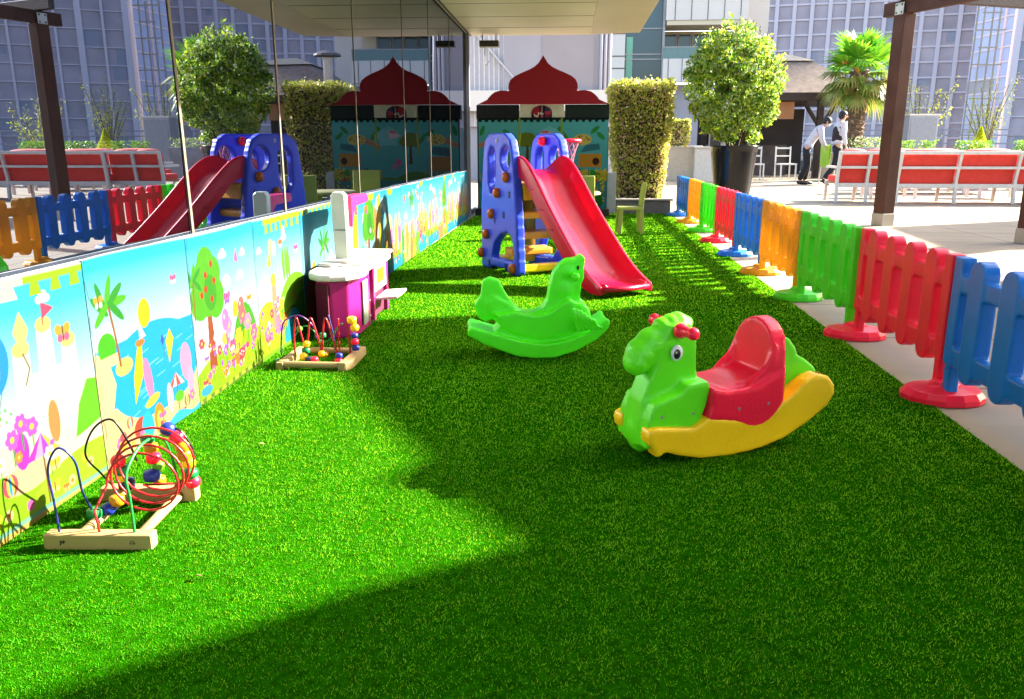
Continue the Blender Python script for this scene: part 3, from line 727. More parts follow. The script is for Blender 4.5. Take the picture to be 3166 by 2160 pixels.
# ------------------------------------------------------------------ slide with climbing tower  (x: along the slide, y: across, z up)
sl = thing('toddler_slide', 'blue climbing tower with orange holds and a long red slide behind the green seal rocker', 'slide', (-0.725, 6.52, 0.008), R(-58))
def side_panel(y0, y1, kind):
    """panel with holes: ring strips built from outline polygons, cut with a boolean-free grid raster then remeshed"""
    out = [(0.0, 0.03), (0.0, 0.46), (0.024, 0.73), (0.05, 0.90), (0.075, 0.985), (0.15, 1.035), (0.41, 1.035), (0.49, 0.99), (0.525, 0.90), (0.56, 0.70),
           (0.60, 0.42), (0.635, 0.03), (0.60, 0.0), (0.48, 0.005), (0.42, 0.03), (0.20, 0.03), (0.13, 0.0), (0.03, 0.0)]
    holes = [[(0.13, 0.88), (0.17, 0.94), (0.225, 0.94), (0.255, 0.90), (0.255, 0.72), (0.225, 0.60), (0.17, 0.585), (0.13, 0.66)],
             arc(0.42, 0.855, 0.082, 0, 360, 18, 0.095)[:-1],
             [(0.19, 0.10), (0.55, 0.10), (0.56, 0.18), (0.52, 0.28), (0.45, 0.315), (0.34, 0.29), (0.24, 0.22)]]
    cell = 0.0075
    xs = np.arange(-0.01, 0.66, cell); zs = np.arange(-0.01, 1.06, cell)
    def inside(px, pz, poly):
        ins = False; n_ = len(poly)
        for i in range(n_):
            x0, y0_ = poly[i]; x1, y1_ = poly[(i + 1) % n_]
            if (y0_ > pz) != (y1_ > pz) and px < (x1 - x0) * (pz - y0_) / (y1_ - y0_) + x0: ins = not ins
        return ins
    m = MB(); on = set()
    for i, x in enumerate(xs):
        for j, z in enumerate(zs):
            if inside(x, z, out) and not any(inside(x, z, h) for h in holes): on.add((i, j))
    for (i, j) in on:      # voxel shell
        x, z = xs[i], zs[j]; h = cell / 2
        c = [(x - h, z - h), (x + h, z - h), (x + h, z + h), (x - h, z + h)]
        o = len(m.v); m.v += [(a_, y0, b_) for a_, b_ in c] + [(a_, y1, b_) for a_, b_ in c]
        m.f.append((o, o + 1, o + 2, o + 3)); m.f.append((o + 7, o + 6, o + 5, o + 4))
        for (di, dj, e0, e1) in ((0, -1, 0, 1), (1, 0, 1, 2), (0, 1, 2, 3), (-1, 0, 3, 0)):
            if (i + di, j + dj) not in on: m.f.append((o + e1, o + e0, o + e0 + 4, o + e1 + 4))
    return m
p = side_panel(-0.035, 0.035, 0).build('climbing_panel', S_BLUE, sl, remesh=0.0075, sm=12)
for (s_, z) in ((0.456, 0.72), (0.304, 0.60), (0.203, 0.437), (0.11, 0.273), (0.023, 0.118), (0.565, 0.055)):
    m = MB(); m.ell((s_, -0.048, z), (0.036, 0.03, 0.041), 14, 8); m.box((s_, -0.036, z), (0.05, 0.02, 0.055))
    m.build('climbing_hold', P_ORG, p, remesh=0.006, sm=3)
NAVY = mat('recess_dark_blue', (0.008, 0.008, 0.12), .6)
for (s_, z) in ((0.493, 0.594), (0.399, 0.44), (0.436, 0.05), (0.15, 0.05)):
    m = MB(); m.box((s_, -0.0365, z), (0.028, 0.004, 0.05)); m.build('recess_shade', NAVY, p, bevel=.001)  # flat plates, recess shade is put into their dark blue
m = MB(); m.box((0.25, -0.0375, 0.385), (0.006, 0.003, 0.04)); m.box((0.267, -0.0375, 0.403), (0.03, 0.003, 0.005)); m.build('bracket_mark', NAVY, p)
m = MB(); m.box((0.285, -0.0375, 0.985), (0.02, 0.003, 0.03)); m.build('sticker', mat('white_sticker', (.7, .75, .8), .4), p)
p2 = side_panel(0.385, 0.455, 1).build('side_panel', S_BLUE, sl, remesh=0.0075, sm=12)
m = MB(); m.ell((0.28, 0.36, 0.98), (0.035, 0.035, 0.035)); m.tube([(0.28, 0.36, 0.98), (0.28, 0.50, 0.98)], 0.012); m.build('hoop_knob', P_RED, sl, smooth=True)
# second panel lower foot flare
m = MB(); m.prism([(0.10, 0.0), (0.64, 0.0), (0.70, 0.05), (0.58, 0.10), (0.5, 0.2), (0.42, 0.1), (0.15, 0.08)], 0.38, 0.46); m.build('foot_flare', S_BLUE, sl, remesh=.011, sm=5)
# steps between panels
for k, (s_, z, d, m_) in enumerate(((0.05, 0.06, 0.07, P_YEL), (0.30, 0.15, 0.12, S_YEL), (0.38, 0.285, 0.12, S_YEL), (0.42, 0.44, 0.12, S_YEL))):
    m = MB(); m.box((s_ + 0.05, 0.21, z), (d, 0.36, 0.055)); m.box((s_, 0.21, z + 0.02), (0.03, 0.36, 0.03)); m.build('ladder_step', m_, sl, remesh=0.009, sm=3)
m = MB(); m.box((0.56, 0.21, 0.05), (0.06, 0.36, 0.06)); m.build('front_brace', P_YEL, sl, bevel=0.015, seg=3)
m = MB(); m.box((0.36, 0.21, 0.655), (0.46, 0.34, 0.04)); m.box((0.575, 0.21, 0.60), (0.02, 0.34, 0.09)); m.build('platform', S_YEL, sl, bevel=0.008)
m = MB(); m.lathe([(0.06, 0.20), (0.062, 0.40), (0.06, 0.63)], (0.33, 0.21, 0), 20); m.build('platform_post', plastic('pale_yellow_plastic', (0.75, 0.62, 0.08)), sl, smooth=True)
# the chute: cross-sections swept along the bed line
bed = spline([(0.42, 0, 0.775), (0.55, 0, 0.768), (0.66, 0, 0.725), (0.80, 0, 0.585), (0.97, 0, 0.43), (1.15, 0, 0.285), (1.33, 0, 0.145), (1.45, 0, 0.085), (1.55, 0, 0.06), (1.655, 0, 0.055)], 6)
rim = spline([(0.42, 0, 0.84), (0.52, 0, 0.875), (0.66, 0, 0.835), (0.82, 0, 0.715), (0.99, 0, 0.555), (1.17, 0, 0.40), (1.35, 0, 0.255), (1.49, 0, 0.165), (1.60, 0, 0.11), (1.655, 0, 0.075)], 6)
m = MB(); ncs = None
for i, (b_, r_) in enumerate(zip(bed, rim)):
    s_, zb, zr = b_.x, b_.z, max(r_.z, b_.z + 0.012)
    t_ = i / (len(bed) - 1)
    ya, yb = 0.012, 0.408
    ya -= 0.012 * t_; yb += 0.012 * t_
    zu = zb - 0.055 + 0.02 * t_
    sr = (s_ + r_.x) / 2
    cs = [(s_, ya, zu), (sr, ya - 0.002, zr - 0.02), (sr, ya + 0.006, zr), (sr, ya + 0.022, zr), (sr, ya + 0.034, zr - 0.012), (s_, ya + 0.052, zb + 0.035), (s_, ya + 0.085, zb + 0.006), (s_, ya + 0.13, zb),
          (s_, yb - 0.13, zb), (s_, yb - 0.085, zb + 0.006), (s_, yb - 0.052, zb + 0.035), (sr, yb - 0.034, zr - 0.012), (sr, yb - 0.022, zr), (sr, yb - 0.006, zr), (sr, yb + 0.002, zr - 0.02), (s_, yb, zu)]
    cs += [(s_, yb - 0.03, zu), (s_, yb - 0.06, zb - 0.018), (s_, ya + 0.06, zb - 0.018), (s_, ya + 0.03, zu)]
    ncs = len(cs); m.v += cs
nb = len(bed)
for i in range(nb - 1):
    for k in range(ncs):
        a_ = i * ncs + k; b_ = i * ncs + (k + 1) % ncs
        m.f.append((a_, b_, b_ + ncs, a_ + ncs))
m.f.append(tuple(range(ncs))); m.f.append(tuple((nb - 1) * ncs + k for k in range(ncs))[::-1])
chute = m.build('chute', S_RED, sl, smooth=True, bevel=0.004)
m = MB(); m.tube([(1.655, 0.03, 0.055), (1.665, 0.21, 0.05), (1.655, 0.39, 0.055)], 0.018, 8); m.build('chute_lip', S_RED, sl, smooth=True)
for s_ in (0.76, 0.90, 1.05):
    m = MB(); z = np.interp(s_, [b_.x for b_ in bed], [b_.z for b_ in bed]); m.box((s_, -0.004, z + 0.02), (0.05, 0.004, 0.006)); m.build('chute_notch', mat('dark_red_line', (.25, 0, .01), .6), chute)
# basketball hoop on the far panel
hp = MB(); hp.tube([(0.25 + 0.105 * math.cos(R(a_)), 0.60 + 0.105 * math.sin(R(a_)), 0.985) for a_ in range(0, 361, 15)], 0.014, 8, caps=False)
hp.box((0.25, 0.475, 0.99), (0.12, 0.04, 0.05)); hoop = hp.build('hoop', P_RED, sl, smooth=False, bevel=.004)
m = MB()
for a_ in range(0, 360, 30):
    c0, s0 = math.cos(R(a_)), math.sin(R(a_)); c1, s1 = math.cos(R(a_ + 30)), math.sin(R(a_ + 30)); c2, s2 = math.cos(R(a_ - 30)), math.sin(R(a_ - 30))
    for cc, ss in ((c1, s1), (c2, s2)):
        m.tube([(0.25 + 0.1 * c0, 0.60 + 0.1 * s0, 0.98), (0.25 + 0.07 * cc, 0.60 + 0.07 * ss, 0.90), (0.25 + 0.055 * c0, 0.60 + 0.055 * s0, 0.82)], 0.003, 5)
m.build('net', mat('pink_net_cord', (.8, .35, .4), .7), hoop)

# ------------------------------------------------------------------ rocking toys
def mir(poly, dy=0.0): return poly
# dragon-headed rocker  (x towards the tail, y across, z up)
dr = thing('rocking_horse', 'green rocking horse with red high-backed seat and yellow rockers in the foreground', 'rocking toy', (0.435, 2.425, 0.022), R(25))
rock = [(-0.229, 0.077), (-0.223, 0.094), (-0.204, 0.100), (-0.154, 0.095), (-0.066, 0.085), (-0.046, 0.095), (-0.018, 0.113), (0.021, 0.108), (0.07, 0.10), (0.107, 0.095), (0.144, 0.09), (0.2, 0.095),
        (0.238, 0.115), (0.256, 0.130), (0.301, 0.160), (0.343, 0.195), (0.388, 0.214), (0.432, 0.202), (0.46, 0.170), (0.463, 0.140), (0.438, 0.101), (0.358, 0.050), (0.27, 0.008), (0.181, -0.014),
        (0.07, -0.024), (-0.039, -0.018), (-0.125, 0.004), (-0.165, 0.020), (-0.180, 0.008), (-0.198, 0.008), (-0.206, 0.030), (-0.226, 0.055)]
rock = [(a_, b_ + 0.004) for a_, b_ in rock]
m = MB(); m.prism(rock, -0.004, 0.052); m.prism(rock, 0.172, 0.228)
deck = [(-0.12, 0.05), (-0.02, 0.09), (0.1, 0.08), (0.2, 0.085), (0.3, 0.14), (0.39, 0.20), (0.44, 0.18), (0.43, 0.13), (0.3, 0.05), (0.1, 0.0), (-0.06, 0.02)]
m.prism(deck, 0.03, 0.19)
rk = m.build('rocker_base', P_YEL, dr, remesh=0.006, sm=7)
GRV = mat('moulded_grip_line', (0.55, 0.2, 0.01), .6)
m = MB()
for r_ in range(5):
    for c_ in range(3):
        x = 0.335 + 0.02 * r_; z = (.176, .188, .199, .206, .201)[r_] - .0015
        m.box((x, 0.012 + 0.012 * c_ - 0.004, z + 0.010), (0.006, 0.008, 0.004), ry=R(-38))
m.build('grip_marks', GRV, rk)
body = MB()
neck = [(-0.228, 0.03), (-0.225, 0.10), (-0.214, 0.17), (-0.190, 0.23), (-0.165, 0.28), (-0.15, 0.34), (-0.125, 0.40), (-0.085, 0.405), (-0.05, 0.40), (-0.03, 0.35), (-0.025, 0.28), (-0.02, 0.2), (0.0, 0.1), (-0.03, 0.04), (-0.10, 0.02), (-0.17, 0.0)]
body.prism(neck, 0.068, 0.158)
chest = [(-0.225, 0.03), (-0.215, 0.12), (-0.195, 0.17), (-0.10, 0.20), (-0.085, 0.222), (-0.008, 0.228), (-0.002, 0.20), (-0.012, 0.15), (-0.04, 0.08), (-0.08, 0.04), (-0.15, 0.03)]
body.prism(chest, 0.02, 0.206)
body.ell((-0.19, 0.113, 0.06), (0.045, 0.055, 0.07)); 
body.ell((-0.197, 0.113, 0.308), (0.054, 0.050, 0.056)); body.ell((-0.165, 0.113, 0.335), (0.056, 0.048, 0.058)); body.ell((-0.12, 0.113, 0.352), (0.055, 0.046, 0.062))
body.ell((-0.215, 0.113, 0.285), (0.04, 0.05, 0.042))
for k, (x, z) in enumerate(((-0.10, 0.405), (-0.075, 0.41), (-0.05, 0.398), (-0.13, 0.395))): body.ell((x, 0.113, z), (0.027, 0.036, 0.024))
bd = body.build('green_body', P_GREEN, dr, remesh=0.0058, sm=8)
m = MB()
for k in range(7): m.box((-0.018, 0.113, 0.245 + k * 0.018), (0.016, 0.03, 0.009))
m.build('mane_ridge', P_GREEN, dr, bevel=.003)
for k, y in enumerate((0.0545, 0.1715)):
    m = MB(); m.ell((-0.108, y, 0.318), (0.021, 0.008, 0.025), 18, 12); e_ = m.build('eye', mat('eye_white', (.75, .75, .78), .25, noise=0), bd if False else dr, smooth=True)
    m = MB(); m.ell((-0.110, y + (-0.0055 if k == 0 else 0.0055), 0.316), (0.012, 0.005, 0.016), 16, 10); m.build('pupil', BLACK, e_, smooth=True)
    m = MB(); m.ell((-0.115, y + (-0.0095 if k == 0 else 0.0095), 0.322), (0.0035, 0.002, 0.004), 8, 6); m.build('glint', WHITE_M, e_, smooth=True)
for k, sg in enumerate((-1, 1)):
    m = MB(); c_ = 0.113
    m.tube([(-0.10, c_ + sg * 0.045, 0.385), (-0.097, c_ + sg * 0.06, 0.386), (-0.094, c_ + sg * 0.075, 0.387), (-0.091, c_ + sg * 0.095, 0.387), (-0.089, c_ + sg * 0.115, 0.387), (-0.088, c_ + sg * 0.128, 0.387)], [0.022, 0.026, 0.018, 0.016, 0.021, 0.014], 14)
    m.build('handle', P_RED, dr, remesh=0.0045, sm=4)
seat = MB()
skirt = [(-0.008, 0.21), (0.05, 0.195), (0.16, 0.20), (0.24, 0.235), (0.262, 0.25), (0.262, 0.14), (0.245, 0.115), (0.225, 0.08), (0.19, 0.052), (0.15, 0.045), (0.115, 0.062), (0.08, 0.09), (0.03, 0.10), (-0.02, 0.105), (-0.01, 0.15)]
seat.prism(skirt, -0.004, 0.230)
seat.prism([(0.0, 0.19), (0.10, 0.21), (0.2, 0.225), (0.26, 0.2), (0.25, 0.1), (0.0, 0.1)], 0.03, 0.196)
# backrest: rounded tombstone, thickness along x
bk = [(0.008, 0.17), (0.218, 0.17), (0.22, 0.26)] + [(0.113 + 0.104 * math.cos(R(a_)), 0.285 + 0.112 * math.sin(R(a_))) for a_ in range(0, 181, 15)] + [(0.006, 0.26)]
seat.prism(bk, 0.205, 0.262, fn=lambda a_, b_, t: (t + 0.06 * (b_ - 0.2) - (0.03 * max(0, 0.26 - b_) if t < .23 else 0), a_, b_))
seat.prism([(0.12, 0.19), (0.21, 0.20), (0.225, 0.33), (0.19, 0.26), (0.15, 0.225)], 0.006, 0.03); seat.prism([(0.12, 0.19), (0.21, 0.20), (0.225, 0.33), (0.19, 0.26), (0.15, 0.225)], 0.196, 0.22)
seat.build('seat', P_RED, dr, remesh=0.006, sm=9)
for x, z in ((-0.17, .13), (-0.06, .13), (0.09, .135), (0.20, .14)):
    m = MB(); m.lathe([(.005, -.001), (.005, .001), (.0025, .0012)], n_=12, M=Matrix.Translation((x, (-.0035 if x > 0 else .0205), z)) @ Matrix.Rotation(R(90), 4, 'X')); m.build('screw', STEEL, dr)
tl = MB(); tl.prism([(0.255, 0.11), (0.262, 0.335), (0.30, 0.335), (0.335, 0.320), (0.36, 0.29), (0.372, 0.262), (0.405, 0.245), (0.445, 0.215), (0.462, 0.185), (0.42, 0.15), (0.34, 0.10)], 0.082, 0.144)
tl.build('tail', P_GREEN, dr, remesh=0.006, sm=5)

# all-green seal rocker
SEAL = plastic('bright_green_plastic', (0.10, 0.98, 0.015), transl=0.12)
se = thing('rocking_seal', 'all green rocking seal with upright head and fish tail in front of the slide', 'rocking toy', (-0.197, 3.60, 0.004), R(8))
rock = [(-0.286, 0.128), (-0.271, 0.152), (-0.226, 0.140), (-0.162, 0.118), (-0.057, 0.082), (0.057, 0.065), (0.152, 0.075), (0.247, 0.105), (0.303, 0.143), (0.352, 0.184), (0.368, 0.172), (0.36, 0.14),
        (0.305, 0.085), (0.21, 0.032), (0.115, 0.004), (0.039, 0.0), (-0.057, 0.012), (-0.132, 0.040), (-0.208, 0.070), (-0.25, 0.095), (-0.284, 0.112)]
m = MB()
m.prism(rock, 0.0, 0.026); m.prism(rock, 0.19, 0.216)
m.prism([(a_, b_) for a_, b_ in [(-0.286, 0.135), (-0.271, 0.152), (-0.162, 0.12), (-0.05, 0.085), (0.057, 0.068), (0.152, 0.078), (0.247, 0.108), (0.352, 0.184), (0.36, 0.165), (0.25, 0.085), (0.152, 0.05), (0.05, 0.04), (-0.06, 0.055), (-0.17, 0.09)]], 0.0, 0.216)
lower = [(-0.18, 0.10), (-0.13, 0.16), (-0.06, 0.15), (0.05, 0.12), (0.2, 0.14), (0.27, 0.17), (0.26, 0.11), (0.15, 0.06), (0.05, 0.05), (-0.08, 0.07)]
m.prism(lower, 0.035, 0.181)
bodyp = [(-0.05, 0.205), (0.02, 0.205), (0.06, 0.22), (0.085, 0.26), (0.095, 0.325), (0.111, 0.385), (0.145, 0.428), (0.18, 0.445), (0.215, 0.450), (0.240, 0.468), (0.256, 0.452), (0.250, 0.41), (0.252, 0.36), (0.238, 0.33),
         (0.235, 0.258), (0.25, 0.22), (0.28, 0.19), (0.25, 0.12), (0.15, 0.085), (0.05, 0.075), (-0.05, 0.09), (-0.12, 0.13), (-0.15, 0.17)]
m.prism(bodyp, 0.062, 0.154)
belly = [(-0.155, 0.20), (-0.06, 0.212), (0.02, 0.195), (0.08, 0.205), (0.13, 0.24), (0.18, 0.27), (0.23, 0.24), (0.25, 0.17), (0.18, 0.11), (0.05, 0.085), (-0.06, 0.11), (-0.13, 0.15)]
m.prism(belly, 0.03, 0.186)
tailp = [(-0.146, 0.155), (-0.169, 0.172), (-0.20, 0.158), (-0.235, 0.180), (-0.25, 0.24), (-0.222, 0.282), (-0.213, 0.350), (-0.180, 0.366), (-0.138, 0.352), (-0.105, 0.289), (-0.065, 0.234), (-0.02, 0.205), (-0.06, 0.15)]
m.prism(tailp, 0.08, 0.136); m.prism([(-0.15, 0.185), (-0.19, 0.2), (-0.2, 0.25), (-0.16, 0.28), (-0.1, 0.25), (-0.04, 0.2), (-0.08, 0.15)], 0.07, 0.146)
m.ell((0.185, 0.108, 0.39), (0.058, 0.054, 0.062)); m.ell((0.17, 0.108, 0.30), (0.07, 0.055, 0.1))
for y in (0.028, 0.188): m.ell((0.235, y, 0.20), (0.045, 0.03, 0.052))
sb = m.build('seal_body', SEAL, se, remesh=0.0055, sm=7)
for k, y in enumerate((-0.002, 0.218)):
    m = MB()
    for i in range(6):
        x = 0.192 + 0.018 * i
        m.tube(spline([(x, y, 0.235 - 0.006 * i * i * 0.4), (x + 0.008, y + (-0.006 if k == 0 else 0.006), 0.20 - 0.004 * i), (x + 0.022, y, 0.15), (x + 0.030 + 0.004 * i, y, 0.125 + 0.004 * i)], 4), 0.0095, 8)
    m.build('flipper', SEAL, se, remesh=0.005, sm=4)
for k, sg in enumerate((-1, 1)):
    m = MB(); m.tube([(0.205, 0.108 + sg * 0.035, 0.376), (0.205, 0.108 + sg * 0.10, 0.376)], 0.014, 14); m.ell((0.205, 0.108 + sg * 0.1, 0.376), (0.019, 0.014, 0.019)); m.build('handle', SEAL, se, smooth=True)
    m = MB(); m.ell((0.222, 0.108 + sg * 0.043, 0.409), (0.007, 0.009, 0.012), 12, 8); m.build('eye', BLACK, se, smooth=True)

# ------------------------------------------------------------------ play kitchen
K_W = plastic('white_plastic', (0.55, 0.51, 0.48)); K_P = plastic('magenta_plastic', (0.62, 0.012, 0.22)); K_H = plastic('hood_pink_plastic', (0.85, 0.03, 0.22)); K_G = plastic('grey_panel_plastic', (0.42, 0.45, 0.38))
K_D = mat('shaded_magenta_inside', (0.16, 0.003, 0.05), .6)  # darker copy of the magenta, shade of the interior put into the colour
kt = thing('toy_kitchen', 'pink and white toy kitchen with tall tower and hood against the foam mats', 'toy kitchen', (-1.345, 3.90, 0.006), EPS)
kt.scale = (0.90, 1, 1)
# local: x out from wall (0..0.27), y along wall away from camera (0..0.83)
m = MB(); m.prism([(0.025, 0.30), (0.025, 0.0)] + [], 0, 0) if False else None
m = MB()
pol = [(0.05, 0.06), (0.15, 0.0), (0.24, 0.04), (0.275, 0.14), (0.275, 0.30), (0.265, 0.33), (0.05, 0.33)]
m.prism(pol, 0.0, 0.295, fn=lambda a_, b_, t: (a_, b_, t)); kb = m.build('end_cabinet', K_P, kt, bevel=0.012, seg=3)
m = MB(); m.box((0.285, 0.215, 0.155), (0.008, 0.10, 0.23)); m.build('cabinet_door', K_G, kt, bevel=.003)
m = MB(); m.box((0.10, 0.015, 0.15), (0.10, 0.006, 0.25), rz=R(-31)); m.build('cabinet_recess_shade', K_D, kt)  # flat plate, its dark colour stands in for shade in a recess
for y, z0, z1 in ((0.345, 0, .30), (0.47, 0, .30), (0.80, 0, .30)):
    m = MB(); m.box((0.255, y, (z0 + z1) / 2), (0.035, 0.035, z1 - z0)); m.build('front_leg', K_P, kt, bevel=.005)
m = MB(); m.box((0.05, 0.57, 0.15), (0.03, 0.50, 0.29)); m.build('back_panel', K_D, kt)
m = MB(); m.box((0.15, 0.40, 0.12), (0.20, 0.12, 0.012)); m.build('shelf', K_W, kt, bevel=.003)
m = MB(); m.box((0.15, 0.40, 0.035), (0.20, 0.12, 0.012)); m.build('shelf', K_W, kt, bevel=.003)
m = MB(); m.box((0.262, 0.635, 0.225), (0.015, 0.29, 0.14)); ov = m.build('oven_front', K_W, kt, bevel=.004)
m = MB(); m.box((0.2715, 0.63, 0.235), (0.004, 0.16, 0.08)); m.build('oven_window', P_YEL, ov)
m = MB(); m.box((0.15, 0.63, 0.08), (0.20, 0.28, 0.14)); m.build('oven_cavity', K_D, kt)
m = MB(); m.box((0.34, 0.62, 0.125), (0.14, 0.27, 0.016), ry=R(-4)); m.build('open_oven_door', K_W, kt, bevel=.006)
top = [(-0.0, 0.10), (0.03, 0.02), (0.09, -0.035), (0.17, -0.05), (0.25, -0.02), (0.30, 0.05), (0.315, 0.14), (0.31, 0.22), (0.285, 0.29), (0.285, 0.50), (0.30, 0.70), (0.295, 0.82), (0.25, 0.85), (0.02, 0.85), (0.0, 0.80)]
m = MB(); m.prism(top, 0.298, 0.334, fn=lambda a_, b_, t: (a_, b_, t)); m.build('countertop', K_W, kt, bevel=0.014, seg=4)
top2 = [(0.01, 0.22), (0.10, 0.20), (0.28, 0.30), (0.305, 0.45), (0.315, 0.65), (0.30, 0.86), (0.01, 0.87)]
m = MB(); m.prism(top2, 0.335, 0.354, fn=lambda a_, b_, t: (a_, b_, t)); ct = m.build('raised_worktop', K_W, kt, bevel=0.012, seg=3)
m = MB(); m.box((0.20, 0.60, 0.355), (0.15, 0.26, 0.004)); m.build('sink', mat('grey_sink', (.33, .31, .30), .35), ct, bevel=.001)
m = MB(); m.box((0.14, 0.34, 0.362), (0.12, 0.20, 0.016)); m.build('tower_foot', K_W, kt, bevel=.008)
m = MB(); m.prism([(0.10, 0.36), (0.175, 0.36), (0.17, 0.70), (0.15, 0.715), (0.10, 0.715), (0.085, 0.695), (0.092, 0.5)], 0.285, 0.345); tw = m.build('tower', plastic('pale_grey_green_plastic', (0.50, 0.52, 0.44)), kt, bevel=.008, seg=3)
m = MB(); m.box((0.137, 0.2835, 0.52), (0.07, 0.003, 0.003)); m.build('seam', BLACK, tw)
m = MB(); m.prism([(0.35, 0.66), (0.70, 0.655), (0.72, 0.63), (0.71, 0.61), (0.46, 0.605), (0.40, 0.57), (0.36, 0.50), (0.35, 0.5)], 0.10, 0.19, fn=lambda a_, b_, t: (t, a_, b_ + 0.03)); m.build('hood', K_H, kt, bevel=.006)

# ------------------------------------------------------------------ bead mazes
PINE = mat('pine_wood', (0.62, 0.42, 0.17), 0.55, noise=0.12, nscale=5, bump=0.15, bscale=20)
WR = plastic('red_wire', (0.72, 0.02, 0.03)); WB = plastic('dark_blue_wire', (0.02, 0.03, 0.22)); WK = plastic('black_wire', (0.01, 0.01, 0.015)); WG = plastic('green_wire', (0.02, 0.33, 0.06)); WP = plastic('purple_wire', (0.13, 0.02, 0.25))
BC = {'r': P_RED, 'g': T_GREEN, 'b': plastic('royal_blue_bead', (0.02, 0.05, 0.45)), 'y': P_YEL, 'o': plastic('amber_bead', (0.9, 0.36, 0.01)), 'n': plastic('navy_bead', (0.02, 0.02, 0.10)), 'l': plastic('lime_bead', (0.15, 0.6, 0.02))}
def bead(par, p_, r_, c_, shape=0, tilt=0.0):
    m = MB()
    if shape == 0: m.ell(p_, (r_, r_, r_ * 0.95), 16, 10)
    else:
        m.lathe([(r_ * .6, -r_ * .7), (r_ * .95, -r_ * .5), (r_, 0), (r_ * .95, r_ * .5), (r_ * .6, r_ * .7)], p_, 16)
    return m.build('bead', BC[c_], par, smooth=True)
bz = thing('bead_maze', 'wooden bead maze with red spiral wires on two thick bars in the left foreground', 'bead maze', (-1.135, 1.72, 0.004), R(4))
m = MB(); m.box((0, 0, 0.02), (0.262, 0.036, 0.04)); fb = m.build('front_bar', PINE, bz, bevel=.004, seg=3)
MARK = mat('black_stamp', (.02, .02, .015), .7)
m = MB(); m.box((-0.085, -0.0185, 0.022), (0.012, 0.001, 0.003), ry=R(30)); m.box((-0.088, -0.0185, 0.019), (0.003, 0.001, 0.010), ry=R(20)); m.box((-0.080, -0.0185, 0.024), (0.003, 0.001, 0.007), ry=R(-40))
m.box((0.085, -0.0185, 0.018), (0.014, 0.001, 0.0015)); m.box((0.081, -0.0185, 0.022), (0.0015, 0.001, 0.010), ry=R(28)); m.box((0.089, -0.0185, 0.022), (0.0015, 0.001, 0.010), ry=R(-28)); m.build('stamp', MARK, fb)
m = MB(); m.box((0, 0.275, 0.02), (0.262, 0.036, 0.04)); m.build('rear_bar', PINE, bz, bevel=.004, seg=3)
for x in (-0.06, 0.085):
    m = MB(); m.tube([(x, 0.016, 0.02), (x, 0.26, 0.02)], 0.013, 12); m.build('rail', PINE, bz, smooth=True)
def wire(par, pts, r_, m_, k=8):
    m = MB(); m.tube(spline(pts, k), r_, 8); return m.build('wire', m_, par, smooth=True)
wire(bz, [(-0.098, 0, .035), (-0.104, 0.005, .12), (-0.11, 0.01, .20), (-0.085, 0.02, .248), (-0.055, 0.03, .21), (-0.064, 0.06, .12), (-0.07, 0.10, .055)], .0028, WB)
wire(bz, [(-0.085, 0.26, .035), (-0.1, 0.22, .10), (-0.095, 0.15, .18), (-0.05, 0.12, .26), (0.0, 0.12, .285), (0.03, 0.13, .22), (0.03, 0.16, .16)], .0028, WK)
# red spiral: coils about an axis along y
sp = [(0.0, 0.0, .035), (-0.012, 0.01, .09)]
for i in range(0, 3 * 24 + 21):
    a_ = R(180 - 15 * i); t_ = i / 93
    sp.append((0.078 + (0.085 + .012 * t_) * math.cos(a_), 0.07 + 0.11 * t_, 0.130 + 0.035 * t_ + (0.080 + .012 * t_) * math.sin(a_)))
sp += [(0.125, 0.25, .06), (0.12, 0.27, .04)]
m = MB(); m.tube(sp, .003, 8); m.build('spiral_wire', WR, bz, smooth=True)
wire(bz, [(0.085, 0.0, .035), (0.078, 0.01, .12), (0.072, 0.02, .185), (0.08, 0.10, .23), (0.09, 0.2, .2), (0.085, 0.27, .04)], .0036, WG)
wire(bz, [(0.07, 0.27, .04), (0.13, 0.26, .1), (0.135, 0.255, .16), (0.11, 0.25, .21), (0.08, 0.25, .215)], .003, WK)
for p_, r_, c_, sh in (((0.078, 0.25, 0.214), .018, 'b', 0), ((0.10, 0.25, 0.192), .018, 'r', 1), ((0.112, 0.25, 0.166), .017, 'o', 1), ((0.115, 0.25, 0.142), .017, 'o', 0), ((0.125, 0.252, 0.118), .015, 'y', 0),
                       ((0.125, 0.255, 0.086), .017, 'g', 1), ((0.122, 0.27, 0.056), .018, 'r', 0),
                       ((0.018, 0.255, 0.185), .016, 'g', 1), ((0.025, 0.255, 0.16), .016, 'o', 1), ((0.028, 0.255, 0.13), .017, 'r', 1), ((0.04, 0.255, 0.108), .014, 'l', 0), ((0.028, 0.235, 0.088), .019, 'b', 1), ((0.035, 0.26, 0.064), .015, 'o', 1),
                       ((-0.05, 0.22, 0.135), .017, 'r', 0), ((-0.045, 0.225, 0.107), .016, 'g', 1), ((-0.05, 0.23, 0.085), .014, 'y', 0), ((-0.045, 0.24, 0.062), .019, 'n', 1),
                       ((-0.065, 0.105, 0.040), .017, 'g', 1), ((-0.04, 0.125, 0.042), .016, 'b', 0), ((-0.02, 0.135, 0.062), .017, 'o', 1)):
    bead(bz, p_, r_ * 1.16, c_, sh)
bz2 = thing('bead_maze', 'smaller bead maze on thin rails in front of the pink toy kitchen', 'bead maze', (-1.13, 3.365, 0.004), R(0))
m = MB(); m.tube([(-0.145, -0.02, .022), (0.13, -0.02, .022)], .015, 12); m.box((-0.145, -0.02, 0.017), (0.03, 0.04, 0.034)); m.build('front_rail', PINE, bz2, bevel=.003)
m = MB(); m.tube([(-0.12, 0.24, .022), (0.13, 0.24, .022)], .014, 12); m.build('rear_rail', PINE, bz2, smooth=True)
